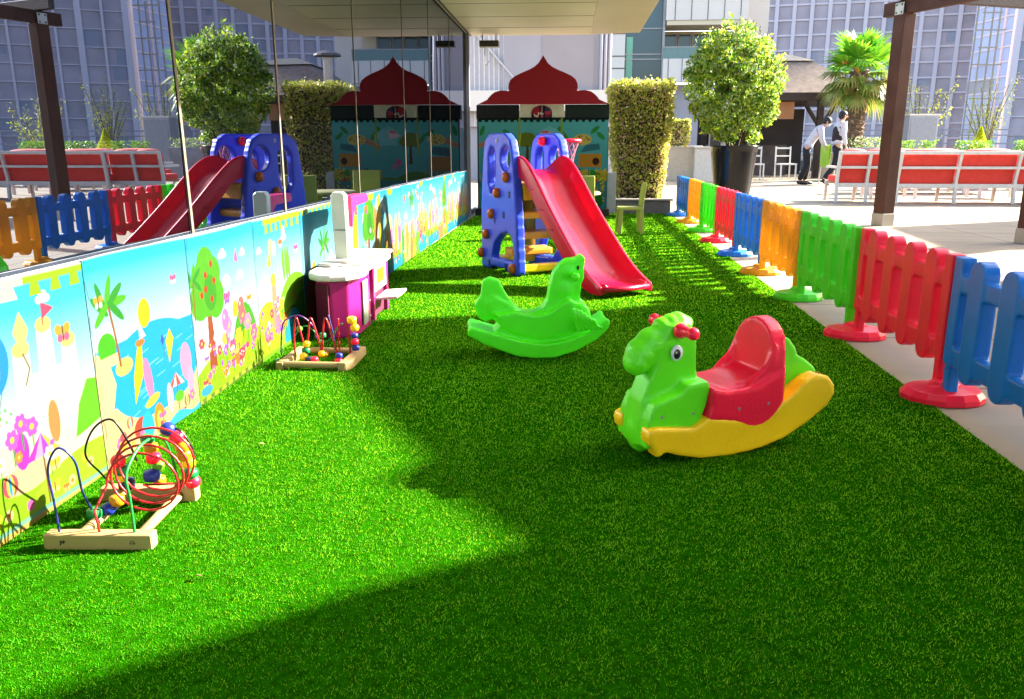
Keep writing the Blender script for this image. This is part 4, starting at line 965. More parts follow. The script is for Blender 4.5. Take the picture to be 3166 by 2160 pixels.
m = MB(); m.prism([(0.115, -0.045), (0.15, -0.045), (0.17, 0.0), (0.165, 0.26), (0.125, 0.27), (0.12, 0.0)], 0, .04, fn=lambda a_, b_, t: (a_, b_, t)); m.build('side_bar', PINE, bz2, bevel=.006, seg=3)
m = MB(); m.box((-0.135, 0.11, 0.02), (0.04, 0.27, 0.038)); m.build('side_bar', PINE, bz2, bevel=.006, seg=3)
wire(bz2, [(-0.12, 0.10, .03), (-0.12, 0.1, .12), (-0.105, 0.10, .205), (-0.085, 0.1, .12), (-0.07, 0.1, .06), (-0.055, 0.1, .12), (-0.04, 0.1, .205), (-0.015, .1, .13), (0.005, .1, .05), (0.012, .1, .13), (0.028, .1, .205), (0.055, .1, .12), (0.08, .1, .035), (0.085, .1, .12), (0.085, 0.1, .205)], .0042, WR)
wire(bz2, [(-0.185, 0.1, .03), (-0.18, 0.1, .10), (-0.165, 0.1, .18), (-0.13, .12, .205), (-0.09, .13, .205), (-0.05, .15, .16), (-0.04, .16, .1)], .0035, WP)
wire(bz2, [(-0.135, .15, .11), (-0.09, .15, .155), (-0.05, .15, .14), (-0.01, .15, .085), (0.03, .15, .1), (0.07, .15, .16), (0.09, .15, .17)], .003, WG)
wire(bz2, [(0.01, .2, .2), (0.03, .19, .12), (0.04, .18, .04)], .0035, WB)
wire(bz2, [(0.125, 0.13, .03), (0.122, 0.13, .1), (0.115, 0.13, .18), (0.12, .14, .20)], .004, WR)
for p_, r_, c_, sh in (((0.135, 0.14, 0.19), .022, 'y', 1), ((0.147, 0.14, 0.155), .020, 'y', 0), ((0.145, 0.14, 0.118), .016, 'b', 1), ((0.145, 0.14, 0.090), .018, 'r', 1), ((0.148, 0.14, 0.062), .018, 'b', 1),
                       ((0.105, 0.02, 0.055), .016, 'b', 1), ((0.105, 0.01, 0.032), .018, 'r', 1), ((-0.065, .1, .085), .017, 'y', 0), ((-0.07, .1, .055), .019, 'g', 1), ((-0.065, .05, .04), .019, 'y', 0), ((-0.035, .03, .032), .017, 'n', 1), ((-0.01, .03, .032), .017, 'r', 1),
                       ((0.012, .07, .05), .016, 'y', 0), ((0.025, .08, .045), .014, 'o', 0), ((-0.005, .15, .115), .016, 'g', 1), ((-0.1, .12, .15), .014, 'l', 0), ((-0.175, 0.02, .022), .018, 'g', 1)):
    bead(bz2, p_, r_, c_, sh)

# ------------------------------------------------------------------ playhouse stall at the end of the lawn
MAROON = mat('dark_red_painted_board', (0.26, 0.004, 0.010), 0.9, noise=0.03)
CREAM = mat('cream_painted_board', (0.52, 0.47, 0.32), 0.7)
ph = thing('playhouse', 'playhouse stall with dark red onion dome board and jungle picture front', 'playhouse', (-0.475, 11.5, 0.0), 0)
m = MB(); m.box((0.02, 0.45, 0.655), (1.76, 0.86, 1.10)); m.build('body', mat('dark_teal_panel', (0.02, 0.09, 0.10), .6), ph)
m = MB(); m.box((0.0, 0.42, 0.055), (1.86, 1.0, 0.11)); m.build('base_box', BLACK, ph, bevel=.01)
m = MB(); m.box((-0.62, 0.1, 1.405), (0.58, 0.16, 0.19)); m.build('black_band', DARKG, ph)
m = MB(); m.box((0.60, 0.1, 1.405), (0.60, 0.16, 0.19)); m.build('black_band', mat('dark_green_board', (0.006, 0.018, 0.009), .9), ph)
m = MB(); m.box((-0.015, 0.1, 1.395), (0.60, 0.15, 0.215)); m.build('window_board', CREAM, ph)
wp_ = [(-0.155 + 0.0, 1.30), (0.125, 1.30), (0.125, 1.40)] + [(-0.015 + 0.14 * math.cos(R(a_)), 1.40 + 0.09 * math.sin(R(a_))) for a_ in range(20, 170, 15)] + [(-0.155, 1.40)]
AW = Art(0.32, 0.2, 0.005); AW.c[:] = lin('30182a')[:3]
for x, y, rx, ry, c_ in ((.06, .14, .09, .06, 'a8202c'), (.25, .12, .05, .07, 'c03850'), (.12, .07, .08, .04, 'e8d0c0'), (.08, .09, .03, .03, 'b02838'), (.2, .05, .1, .03, '802030'), (.24, .15, .05, .03, '2a3a58')): AW.ell(x, y, rx, ry, c_)
AW.line([(.13, 0), (.13, .2)], .012, '101014'); AW.line([(.20, 0), (.20, .2)], .02, '161a22'); AW.line([(.165, .0), (.165, .2)], .01, 'c8c0b8')
wf = MB(); wf.prism(wp_, 0.012, 0.03); wfo = wf.build('arched_window', mat('dark_window', (.03, .02, .035), .2), ph)
AW2 = AW
def wmap(x, y): return np.stack([-0.165 + x * 0.9 + 0.005, np.full_like(x, 0.008), 1.305 + y * .88], 1)
o = art_mesh('window_picture', AW, wmap, wfo, ink=.5)
bm = bmesh.new(); bm.from_mesh(o.data)
kill = [f for f in bm.faces if not ((f.calc_center_median().z < 1.40 and abs(f.calc_center_median().x + .015) < .13) or (((f.calc_center_median().x + .015) / .13) ** 2 + ((f.calc_center_median().z - 1.4) / .082) ** 2 < 1))]
bmesh.ops.delete(bm, geom=kill, context='FACES'); bm.to_mesh(o.data); bm.free()
half = [(0.0, 2.13), (0.02, 2.10), (0.06, 2.035), (0.12, 1.985), (0.20, 1.945), (0.30, 1.905), (0.385, 1.865), (0.44, 1.82), (0.463, 1.77), (0.468, 1.72), (0.458, 1.675), (0.50, 1.683), (0.57, 1.685), (0.65, 1.665), (0.70, 1.63), (0.74, 1.59), (0.755, 1.565), (0.80, 1.545), (0.89, 1.503)]
dome = [(-x, z) for x, z in half[::-1]] + half[1:]
m = MB(); m.prism(dome, -0.02, 0.02); d_ = m.build('dome_board', MAROON, ph); d_.location.y = 0.0
# jungle picture
random.seed(5)
A = Art(1.80, 1.22, 0.006)
A.grad('46a0a0', '5ab6b4', .55, 1.1)
A.mix((1.22 - .045 - .012 * np.sign(np.sin(A.X * 70)) < A.Y) * 1.0, '0c1a14')
A.hill(.62, .5, .50, '4a7c20'); A.hill(1.0, .45, .42, '5a8a20'); A.mix((.52 - A.Y) / A.px * (A.X > 1.1), 'c9a428'); A.mix((.47 - A.Y) / A.px * (A.X > 1.1), 'a89a20')
A.mix((.38 - A.Y) / A.px, '2f7f86'); A.mix((.30 - A.Y) / A.px * (A.X < 1.0), '3a96a0')
for x, y in ((.28, .93), (1.42, .93)):
    sg = 1 if x > 1 else 1
    A.poly([(x - .32, y - .13), (x - .05, y - .04), (x - .02, y + .02), (x - .12, y + .02), (x - .32, y - .07)], 'c88a6a')
    for k in range(6): A.line([(x - .30 + k * .05, y - .12 + k * .018), (x - .27 + k * .05, y - .07 + k * .018)], .006, '5a2a1c')
    A.ell(x + .03, y, .13, .075, 'd8c060')
    for k in range(22):
        a_, r_ = random.uniform(0, 6.28), math.sqrt(random.random()) * .85
        cx_, cy_ = x + .03 + .12 * r_ * math.cos(a_), y + .065 * r_ * math.sin(a_)
        A.line([(cx_, cy_), (cx_ + random.uniform(-.02, .02), cy_ + random.uniform(-.018, .018))], .009, '2c1c10')
for x, y, r_ in ((.68, .93, .13), (.62, .90, .09), (.75, .90, .09)): A.ell(x, y, r_, r_ * .75, '6b7a1c')
A.poly([(.655, .6), (.71, .6), (.70, .85), (.67, .85)], '5a3a22')
for x, y, a_ in ((.50, .95, 120), (.40, 1.02, 150), (1.12, 1.05, 60), (1.20, .98, -50), (1.70, .98, -40), (.05, 1.05, 70), (1.62, 1.06, 40)): A.ell(x, y, .075, .03, '2f8a3a', rot=a_)
for x in (.57, 1.16): A.line([(x, .75), (x, 1.20)], .03, '8aa830'); A.line([(x, .85), (x + .02, 1.0)], .02, 'c8b84a')
A.ell(1.0, .98, .15, .11, '7cc8c8'); A.poly([(.86, .85), (1.12, .85), (1.10, 1.05), (.98, 1.12), (.90, .98)], '78c2c6'); A.poly([(.80, .98), (.98, .93), (1.0, 1.05), (.9, 1.02)], 'e6c0c4'); A.ell(.93, 1.03, .06, .02, 'd8607a')
A.poly([(1.4, .56), (1.72, .56), (1.72, .74), (1.40, .74)], 'c28428'); A.ell(1.64, .64, .05, .05, '3a1c14'); A.poly([(1.42, .76), (1.70, .80), (1.68, .88), (1.5, .86)], '34707c')
A.poly([(.1, .5), (.42, .5), (.42, .70), (.1, .70)], 'a87028'); A.poly([(.1, .7), (.42, .74), (.35, .84), (.14, .82)], '2f6470')
A.poly([(.15, .42), (.3, .42), (.28, .5)], '1c4a3a')
for k in range(200):
    x, y = random.uniform(1.15, 1.78), random.uniform(.1, .54)
    A.ell(x, y, .018, .014, random.choice(['b8a82a', 'd2c040', '8a8a20', '4a6a1c']), .8)
for k in range(120):
    x, y = random.uniform(.02, .5), random.uniform(.3, .5); A.ell(x, y, .016, .012, random.choice(['8a8a20', '3a5a1c', '5a7a20', 'b0a030']), .8)
A.ell(1.36, .22, .14, .16, '1c3038'); A.poly([(1.30, .1), (1.5, .15), (1.52, .35), (1.38, .32)], '24485a')
for k in range(50): A.line([(1.3 + .25 * random.random(), .12 + .25 * random.random())] * 2, .012, random.choice(['d8e8f0', '3a6a80', '142028']))
A.ell(1.58, .48, .07, .05, '2f8a2c'); A.ell(1.64, .38, .03, .03, 'd02a3a'); A.ell(1.5, .06, .09, .06, 'd8d890'); A.ell(1.68, .10, .07, .09, '1f6a20'); A.ell(1.60, .12, .03, .09, 'd2602a', rot=15)
A.ell(.86, .62, .04, .05, 'd04a8a'); A.ell(.92, .56, .03, .04, 'e05aa0'); A.ell(.28, .22, .05, .14, 'd8c03a'); A.ell(.30, .34, .025, .03, 'c03030')
for k in range(14): A.line([(1.15 + .03 * k, .3), (1.17 + .03 * k, .52)], .01, random.choice(['e8a070', 'd8b060', 'c87848', 'e8c8b0']), .7)
def pmap(x, z): return np.stack([-0.88 + x * 0.983, np.full_like(x, -0.004), 0.11 + z], 1)
A.c *= 0.95
art_mesh('picture_front', A, pmap, ph, ink=.45)
m = MB(); m.box((-0.005, 0.008, 0.72), (1.79, 0.018, 1.225)); m.build('picture_board', BLACK, ph)
m = MB(); m.box((0.955, 0.2, 0.32), (0.13, 0.35, 0.55)); m.build('side_counter', mat('pale_grey_board', (0.5, 0.5, 0.5), .6), ph, bevel=.005)

# ------------------------------------------------------------------ children's furniture
LIME_C = plastic('pale_olive_plastic', (0.36, 0.40, 0.06), rough=.6)
def kid_chair(name, lab, loc, rz):
    t = thing(name, lab, 'child chair', loc, rz, 'pale olive plastic children chairs')
    m = MB(); m.box((0, 0, 0.275), (0.27, 0.26, 0.03)); m.build('seat', LIME_C, t, bevel=.008, seg=3)
    for sx in (-1, 1):
        for sy in (-1, 1):
            m = MB(); m.bar((sx * 0.11, sy * 0.105, 0.27), (sx * 0.125, sy * 0.115, 0.0), 0.045, 0.045); m.build('leg', LIME_C, t, bevel=.006)
    m = MB(); m.prism([(0.105, 0.27), (0.13, 0.27), (0.145, 0.42), (0.165, 0.55), (0.15, 0.56), (0.13, 0.5), (0.115, 0.40)], -0.125, 0.125); m.build('backrest', LIME_C, t, bevel=.008, seg=3)
    return t
c1 = kid_chair('child_chair', 'pale olive child chair seen from the side in front of the stone planter', (0.60, 9.25, 0.006), R(4))
for lab, loc, rz in (('pale olive child chair hidden behind the blue climbing tower, facing the table', (-0.34, 10.25, 0.006), R(80)),
                     ('second pale olive child chair behind the climbing tower, left of the table', (0.04, 8.95, 0.006), R(-95))):
    c = copy_tree(c1); c.location = loc; c.rotation_euler = (0, 0, rz); c.scale = (1.2, 1.35, 1.16); tag(c, lab)
tb = thing('child_table', 'low round cream children table behind the red slide', 'table', (-0.05, 9.55, 0.006))
m = MB(); m.lathe([(0.3, 0.40), (0.33, 0.41), (0.33, 0.43), (0.31, 0.44)], n_=36); m.build('tabletop', plastic('cream_plastic', (0.60, 0.58, 0.30)), tb, smooth=False, bevel=.004)
for a_ in range(45, 360, 90):
    m = MB(); m.bar((0.2 * math.cos(R(a_)), 0.2 * math.sin(R(a_)), 0.41), (0.24 * math.cos(R(a_)), 0.24 * math.sin(R(a_)), 0.0), 0.05); m.build('leg', LIME_C, tb, bevel=.006)

# ------------------------------------------------------------------ planting
LEAF_T = leafmat('ficus_leaves', [(0.03, 0.11, 0.006), (0.12, 0.30, 0.012), (0.36, 0.52, 0.03), (0.55, 0.60, 0.05), (0.16, 0.32, 0.03), (0.60, 0.66, 0.40)], transl=0.5)
LEAF_H = leafmat('hedge_leaves', gain=1.1, cols=[(0.14, 0.20, 0.02), (0.34, 0.38, 0.04), (0.58, 0.56, 0.10), (0.50, 0.34, 0.20), (0.34, 0.23, 0.15)], transl=0.35)
LEAF_HT = leafmat('hedge_new_growth', [(0.25, 0.36, 0.03), (0.45, 0.48, 0.05), (0.5, 0.42, 0.10)], transl=0.45)
BARK = mat('bark', (0.10, 0.065, 0.04), 0.9, noise=0.4, nscale=20, bump=0.6, bscale=60)
TWIG = mat('dry_twigs', (0.22, 0.14, 0.09), 0.9)
SOIL = mat('soil', (0.04, 0.025, 0.015), 1.0, noise=.4, nscale=30)
tr = thing('potted_tree', 'bushy round green tree in a tall glossy black pot behind the far fence', 'potted tree', (2.24, 12.2, 0))
POTM = mat('glossy_black_pot', (0.010, 0.010, 0.012), 0.22, noise=.03, spec=.3)
m = MB(); m.lathe([(0.33, 0.0), (0.34, 0.02), (0.48, 0.9), (0.50, 0.98), (0.525, 0.985), (0.525, 1.0), (0.49, 1.0), (0.47, 0.93)], n_=40); pt = m.build('pot', POTM, tr, smooth=True)
m = MB(); m.lathe([(0.46, 0.92), (0.3, 0.95), (0.001, 0.95)], n_=24); m.build('soil', SOIL, pt)
m = MB()
for k in range(7):
    a_ = k * 0.9; x, y = 0.06 * math.cos(a_), 0.06 * math.sin(a_)
    m.tube(spline([(x, y, 0.9), (x * 2.5, y * 2.5, 1.2), (x * 5 + .05, y * 5, 1.7), (x * 9, y * 9, 2.3)], 4), [0.03 - 0.0018 * i for i in range(13)], 7)
m.build('trunk', BARK, tr, smooth=True)
def crown(n_, cen, rad, lumps=26, size=.05, seedv=3, power=4, mtl=None, parent=None, name='crown', inner=0.72, wild=0.08, taper=0):
    r_ = np.random.default_rng(seedv)
    th_ = r_.normal(size=(n_, 3)); th_ /= np.linalg.norm(th_, axis=1)[:, None]
    k = (np.abs(th_) ** power).sum(1) ** (-1 / power)     # superellipsoid
    L = r_.normal(size=(lumps, 3)); L /= np.linalg.norm(L, axis=1)[:, None]
    d = (th_ @ L.T).max(1); bumpv = 0.78 + 0.36 * np.clip((d - 0.86) / 0.14, 0, 1)
    rr = r_.uniform(inner ** 3, 1, n_) ** (1 / 3) * (1 + wild * r_.normal(size=n_) * (r_.random(n_) < .25))
    P = th_ * (k * bumpv * rr)[:, None] * np.array(rad) + np.array(cen)
    q_ = P * 4.2 / max(rad); nz_ = np.sin(q_[:, 0] * 2.3 + np.sin(q_[:, 2] * 1.7)) * np.sin(q_[:, 1] * 2.1 + 1.3 * np.sin(q_[:, 0])) * np.sin(q_[:, 2] * 2.6 + np.sin(q_[:, 1] * 2))
    P = P[nz_ + .25 * r_.normal(size=len(P)) > -.30]
    if taper:
        tz = (P[:, 2] - cen[2]) / rad[2]; f_ = np.where(tz < 0, 1 - taper * tz ** 2 * 1.3, 1 - .25 * tz ** 2)
        P[:, 0] = cen[0] + (P[:, 0] - cen[0]) * f_; P[:, 1] = cen[1] + (P[:, 1] - cen[1]) * f_
    return quads(name, leaves(P, size, 0.45), mtl, parent)
def clump_crown(cen, rad, nc, per, sig, size, seedv, mtl, parent, power=3.0):
    r_ = np.random.default_rng(seedv); out = []
    for i in range(nc):
        d = r_.normal(size=3); d /= np.linalg.norm(d); k = (np.abs(d) ** power).sum() ** (-1 / power)
        rr = r_.uniform(.45, .93) ** .6 * k; q = d * rr
        q[0] *= (1 - .30 * q[2] ** 2) if q[2] < 0 else (1 - .18 * q[2] ** 2); q[1] *= (1 - .30 * max(-q[2], 0) ** 2)
        c_ = np.array(cen) + q * np.array(rad) * r_.uniform(.92, 1.06)
        n_ = int(per * r_.uniform(.5, 1.4)); L = r_.normal(size=(n_, 3)); L /= np.linalg.norm(L, axis=1)[:, None]
        L *= (r_.uniform(.25, 1, n_) ** .5)[:, None] * sig * r_.uniform(.75, 1.35) * np.array([1, 1, .8])
        out.append(c_ + L)
    return quads('crown', leaves(np.concatenate(out), size, .45), mtl, parent)
clump_crown((-0.08, 0, 2.22), (0.94, 0.86, 0.96), 175, 150, .17, .042, 4, LEAF_T, tr)
m = MB()
for k in range(26):
    a_, b_ = random.uniform(0, 6.28), random.uniform(.1, 1.2)
    q = Vector((.85 * math.cos(a_) * math.cos(b_), .8 * math.sin(a_) * math.cos(b_), 2.24 + .95 * math.sin(b_))); m.tube([q * 1.0, q + Vector((.05 * math.cos(a_), .05 * math.sin(a_), .16))], .006, 5)
m.build('shoots', TWIG, tr)
r2 = np.random.default_rng(8); P = []
for k in range(40):
    a_, b_ = r2.uniform(0, 6.28), r2.uniform(0.0, 1.3)
    q = np.array([-.06 + .93 * math.cos(a_) * math.cos(b_), .88 * math.sin(a_) * math.cos(b_), 2.26 + 1.0 * math.sin(b_)]); P.append(q + r2.normal(size=(9, 3)) * .06)
quads('outer_sprays', leaves(np.concatenate(P), .05, .45), LEAF_T, tr)
tr.scale = (0.70, 0.70, 0.80)
pt.scale = (0.95, 0.95, 1.2)

def hedge(name, lab, loc, w0, w1, d0, d1, h, n_, sd_, size=.026):
    t = thing(name, lab, 'hedge', loc)
    r_ = np.random.default_rng(sd_)
    u = r_.uniform(-1, 1, n_); v = r_.uniform(-1, 1, n_); z = r_.uniform(0, 1, n_) ** .8
    ax = r_.random(n_); k = 1 + 0.05 * r_.normal(size=n_) - 0.18 * r_.random(n_) ** 2
    side = ax < .5
    u = np.where(side, np.sign(u) * k, u); v = np.where(side, v, np.sign(v) * k)
    top = r_.random(n_) < .12; z = np.where(top, 1 + .025 * r_.normal(size=n_), z)
    u = np.where(top, r_.uniform(-1, 1, n_), u); v = np.where(top, r_.uniform(-1, 1, n_), v)
    rnd = np.maximum(np.abs(u), np.abs(v)); ww = w0 + (w1 - w0) * z ** .8; dd = d0 + (d1 - d0) * z ** .8
    wob = 1 + .03 * np.sin(z * 14 + u * 5) + .03 * np.sin(v * 6 + z * 9)
    P = np.stack([u * ww * wob, v * dd * wob, z * h], 1)
    ns_ = int(n_ * .06); a_ = r_.uniform(-1, 1, (ns_, 2)); sp_ = np.stack([a_[:, 0] * w1, a_[:, 1] * d1, h * (1 + .03 * r_.random(ns_) * (np.sin(a_[:, 0] * 9) + 1.2))], 1)
    quads('sprigs', leaves(sp_, size, .4, up=.5), LEAF_HT, t)
    low = (z < .5) | (r_.random(n_) < .5)
    quads('foliage', leaves(P[low], size, .5), LEAF_H, t)
    quads('new_growth', leaves(P[~low], size, .5), LEAF_HT, t)
    m = MB()
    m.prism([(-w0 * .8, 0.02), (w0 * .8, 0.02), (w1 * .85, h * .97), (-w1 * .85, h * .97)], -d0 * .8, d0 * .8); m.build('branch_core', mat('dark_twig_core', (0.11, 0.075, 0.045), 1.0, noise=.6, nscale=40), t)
    m = MB()
    for k_ in range(60):
        x, y = random.uniform(-w0, w0), random.uniform(-d0, d0); m.tube([(x * .5, y * .5, 0), (x * .95, y * 1.02, h * random.uniform(.2, .45)), (x * 1.25, y * 1.05, h * random.uniform(.5, .9))], .008, 4)
    m.build('stems', TWIG, t)
    return t
hedge('topiary_hedge', 'tall clipped hedge block with browning twigs beside the playhouse', (0.93, 12.75, 0.18), .33, .46, .28, .36, 1.63, 18000, 3)
hedge('topiary_hedge', 'small low brown hedge above the pale counter left of the potted tree', (2.50, 22.3, 0.95), .36, .40, .3, .3, .65, 3500, 5, .04)
CONC = mat('grey_concrete', (0.20, 0.18, 0.17), .8, noise=.15, bump=.2)
pb = thing('stone_planter', 'low grey stone planter box at the foot of the clipped hedge', 'planter', (0.93, 12.75, 0))
m = MB(); m.box((0, -0.66, 0.09), (0.86, 0.10, 0.19)); m.build('front_wall', CONC, pb, bevel=.008)
for sx in (-0.38, 0.38):
    m = MB(); m.box((sx, 0.10, 0.09), (0.10, 1.42, 0.19)); m.build('side_wall', CONC, pb, bevel=.008)
m = MB(); m.box((0, 0.1, 0.07), (0.66, 1.4, 0.14)); m.build('soil', SOIL, pb)
m = MB(); m.box((0.0, -0.66, 0.2), (0.92, 0.16, 0.022)); m.build('coping', mat('pale_coping', (.34, .30, .26), .7), pb, bevel=.004)

# palm
pm_ = thing('palm_tree', 'short fan palm with shaggy trunk behind the red sofas', 'palm tree', (7.80, 24.5, 0.1))
pm_.scale = (1.45, 1.45, 1.52)
rad = []; prof = []
for k in range(46):
    z = k * 0.042; prof.append((0.24 - 0.05 * z / 1.9 + (0.045 if k % 2 else 0) * (0.8 + .4 * math.sin(k * 3.1)), z))
m = MB(); m.lathe(prof, n_=14); tk = m.build('trunk', mat('palm_fibre', (0.17, 0.11, 0.07), 1.0, noise=.5, nscale=18, bump=1.0, bscale=40), pm_)
m = MB()
for k in range(90):
    a_ = k * 2.4; z = .12 + k * .0195; r_ = .21 - .04 * z / 1.9
    p0 = Vector((r_ * math.cos(a_), r_ * math.sin(a_), z)); p1 = p0 + Vector((.075 * math.cos(a_), .075 * math.sin(a_), .11))
    m.bar(p0, p1, .075, .02)
tk.scale = (.74, .74, 1)
m.build('leaf_stubs', mat('palm_stub', (0.36, 0.22, 0.13), .9, noise=.3), tk)
PALM = leafmat('palm_leaf', [(0.08, 0.30, 0.015), (0.18, 0.48, 0.02), (0.34, 0.60, 0.04)], transl=.4)
PALMD = leafmat('old_palm_leaf', [(0.10, 0.17, 0.02), (0.22, 0.27, 0.04), (0.35, 0.26, 0.08)], transl=.3)
def frond(a_, el, L, rf, mtl):
    d = Vector((math.cos(a_) * math.cos(el), math.sin(a_) * math.cos(el), math.sin(el))); base = Vector((0, 0, 1.82))
    tip = base + d * L * .55
    m = MB(); m.tube([base, base + d * L * .3 + Vector((0, 0, .03)), tip], .014, 6)
    side = d.cross(Vector((0, 0, 1))).normalized(); up = side.cross(d)
    n_ = 26
    for k in range(n_):
        t_ = R(-105 + 210 * k / (n_ - 1)); dv = (d * math.cos(t_) + side * math.sin(t_)); l_ = rf * (0.75 + 0.25 * math.cos(t_)) * random.uniform(.85, 1.1)
        e = tip + dv * l_ + Vector((0, 0, -0.22 * l_ * (1.2 if el < .3 else .4))) ; mid = tip + dv * l_ * .55 + up * .03
        wv = dv.cross(up).normalized() * .028
        o = len(m.v); m.v += [tuple(tip), tuple(mid + wv), tuple(e), tuple(mid - wv)]; m.f.append((o, o + 1, o + 2, o + 3))
    return m.build('frond', mtl, pm_)
for k in range(30):
    el = R(78 - k * 4.4); frond(k * 2.399, el, random.uniform(.65, .85), random.uniform(.42, .55), PALM if k < 17 else PALMD)
m = MB(); m.tube([(0, -.1, 1.8), (-.25, -.25, 2.05), (-.42, -.3, 2.02)], .03, 6); m.build('flower_stalk', mat('orange_palm_flower', (.6, .3, .03), .8), pm_)
pr = thing('raised_planter', 'low stone planter with white flowers around the palm trunk', 'planter', (8.15, 24.3, 0))
pr.scale = (1.2, 1.2, 1.15)
m = MB(); m.box((0, 0.1, 0.40), (1.0, 1.0, 0.80)); m.build('box', mat('lavender_grey_stone', (0.33, 0.30, 0.33), .8, noise=.3, nscale=3), pr, bevel=.02)
r3 = np.random.default_rng(2); P = np.stack([r3.uniform(-.5, .5, 700), r3.uniform(-.4, .4, 700), r3.uniform(.80, 1.04, 700)], 1)
gpl = quads('ground_plants', leaves(P, .03, .5), leafmat('flowering_ground_cover', [(.12, .26, .03), (.3, .4, .06), (.7, .66, .55)], transl=.3), pr); gpl['kind'] = 'stuff'

# ------------------------------------------------------------------ sofas seen from behind
def sofa(name, lab, loc, rz, nb, bw=0.9, first=None):
    t = thing(name, lab, 'bench', loc, rz, 'white framed outdoor sofas with red cushions')
    L = nb * bw
    for k in range(nb + 1):
        m = MB(); x = k * bw
        m.bar((x + (0.0), -0.06, 0.86), (x, 0.03, 0.40), 0.065, 0.05); m.bar((x, 0.03, 0.42), (x, 0.0, 0.0), 0.06, 0.05); m.build('back_leg', WHITE_M, t, bevel=.006)
        m = MB(); m.bar((x, 0.66, 0.36), (x, 0.68, 0.0), 0.05, 0.05); m.build('front_leg', WHITE_M, t, bevel=.006)
    for z, h, nm, y in ((0.845, 0.055, 'top_rail', -0.058), (0.60, 0.045, 'middle_rail', -0.012), (0.30, 0.07, 'seat_rail', 0.02)):
        m = MB(); m.box((L / 2, y, z), (L + .06, 0.045, h)); m.build(nm, WHITE_M, t, bevel=.005)
    m = MB(); m.box((L / 2, 0.66, 0.33), (L + .06, 0.045, 0.06)); m.build('front_rail', WHITE_M, t, bevel=.005)
    for k in range(nb):
        m = MB(); m.box((bw * (k + .5), 0.10, 0.585), (bw * .96, 0.13, 0.52), rx=R(10)); m.build('back_cushion', RED_F, t, bevel=.03, seg=3)
        m = MB(); m.box((bw * (k + .5), 0.40, 0.40), (bw * .96, 0.52, 0.11)); m.build('seat_cushion', RED_F, t, bevel=.03, seg=3)
        m = MB(); m.ell((bw * (k + .5) + random.uniform(-.08, .08), 0.11, 0.865), (bw * .42, 0.12, 0.05), 18, 8); m.build('loose_cushion', PINK_F, t, smooth=True)
    for x in (-0.01, L + .01):
        m = MB(); m.box((x, 0.33, 0.60), (0.05, 0.62, 0.04)); m.build('arm_rest', WHITE_M, t, bevel=.006)
    return t
sofa('outdoor_sofa', 'white framed sofa with red cushions left of the brown pergola post', (4.50, 14.75, 0), R(-1), 2, .50)
sofa('outdoor_sofa', 'long white framed sofa with red cushions right of the brown pergola post', (5.42, 14.5, 0), R(0.6), 4, .96)
sofa('outdoor_sofa', 'white framed red sofa further right, seen only in the mirrored glass', (9.55, 14.6, 0), R(0), 3, .96)
sofa('outdoor_sofa', 'facing white framed sofa with red cushions across the tables', (6.0, 17.6, 0), R(1), 3, .96)
for k, (x, y, lab) in enumerate(((5.9, 16.2, 'low white table behind the long red sofa, nearest the brown post'), (7.9, 16.3, 'low white table behind the long red sofa, at its right end'))):
    t = thing('low_table', lab, 'table', (x, y, 0), 0, 'low white tables between the sofas')
    m = MB(); m.box((0, 0, 0.42), (0.9, 0.6, 0.05)); m.build('tabletop', WHITE_M, t, bevel=.006)
    for sx in (-.4, .4):
        for sy in (-.25, .25):
            m = MB(); m.box((sx, sy, 0.2), (.05, .05, .40)); m.build('leg', WHITE_M, t, bevel=.004)
# planter troughs on the sofa area, lime and white
SAGE = leafmat('clipped_box_leaves', [(.10, .28, .02), (.22, .45, .04), (.35, .5, .06)], transl=.3)
for k, (x, y, wd, lab) in enumerate(((7.33, 19.5, .42, 'small box plant trough just right of the brown post'), (7.85, 19.5, .30, 'second small box plant trough right of the brown post'),
                               (8.9, 19.6, .75, 'wider box plant trough under the pale cabinet'), (10.1, 19.6, .6, 'box plant trough in the middle behind the long sofa'), (11.6, 19.7, 1.0, 'long box plant trough with yellow flowers near the right edge'), (13.6, 19.9, 1.6, 'long box plant trough seen in the mirrored glass'))):
    t = thing('plant_trough', lab, 'planter', (x, y, 0), 0, 'box plant troughs behind the sofas')
    m = MB(); m.box((0, 0, 0.42), (wd, .3, .84)); m.build('trough', WHITE_M, t, bevel=.01)
    P = np.stack([r3.uniform(-wd / 2, wd / 2, int(wd * 900)), r3.uniform(-.15, .15, int(wd * 900)), r3.uniform(.84, 1.08, int(wd * 900))], 1)
    quads('plants', leaves(P, .03, .5), SAGE, t)
cb = thing('white_cabinet', 'tall pale grey cabinet behind the long red sofa', 'cabinet', (10.95, 28.0, 0))
m = MB(); m.box((0, 0, .95), (.9, .6, 1.9)); m.build('body', mat('pale_grey_metal', (.55, .56, .62), .4), cb, bevel=.02)
m = MB(); m.box((0, -.31, .95), (.8, .02, 1.75)); m.build('door', mat('grey_door', (.42, .43, .48), .4), cb, bevel=.004)
m = MB(); m.box((.02, 0, 1.92), (.98, .66, .05)); m.build('lid', WHITE_M, cb, bevel=.005)
ys_ = thing('yellow_shrub', 'bright yellow green dwarf conifer on the far railing side', 'shrub', (12.5, 27.2, 0.85))
ys_.scale = (.62, .62, .62)
YEL = leafmat('golden_conifer_leaves', [(.45, .55, .01), (.65, .72, .02), (.75, .68, .03)], transl=.35)
m = MB(); m.lathe([(.2, -1.36), (.24, 0.05), (.22, .08)], n_=16); m.build('pot', WHITE_M, ys_, smooth=True)
P = []
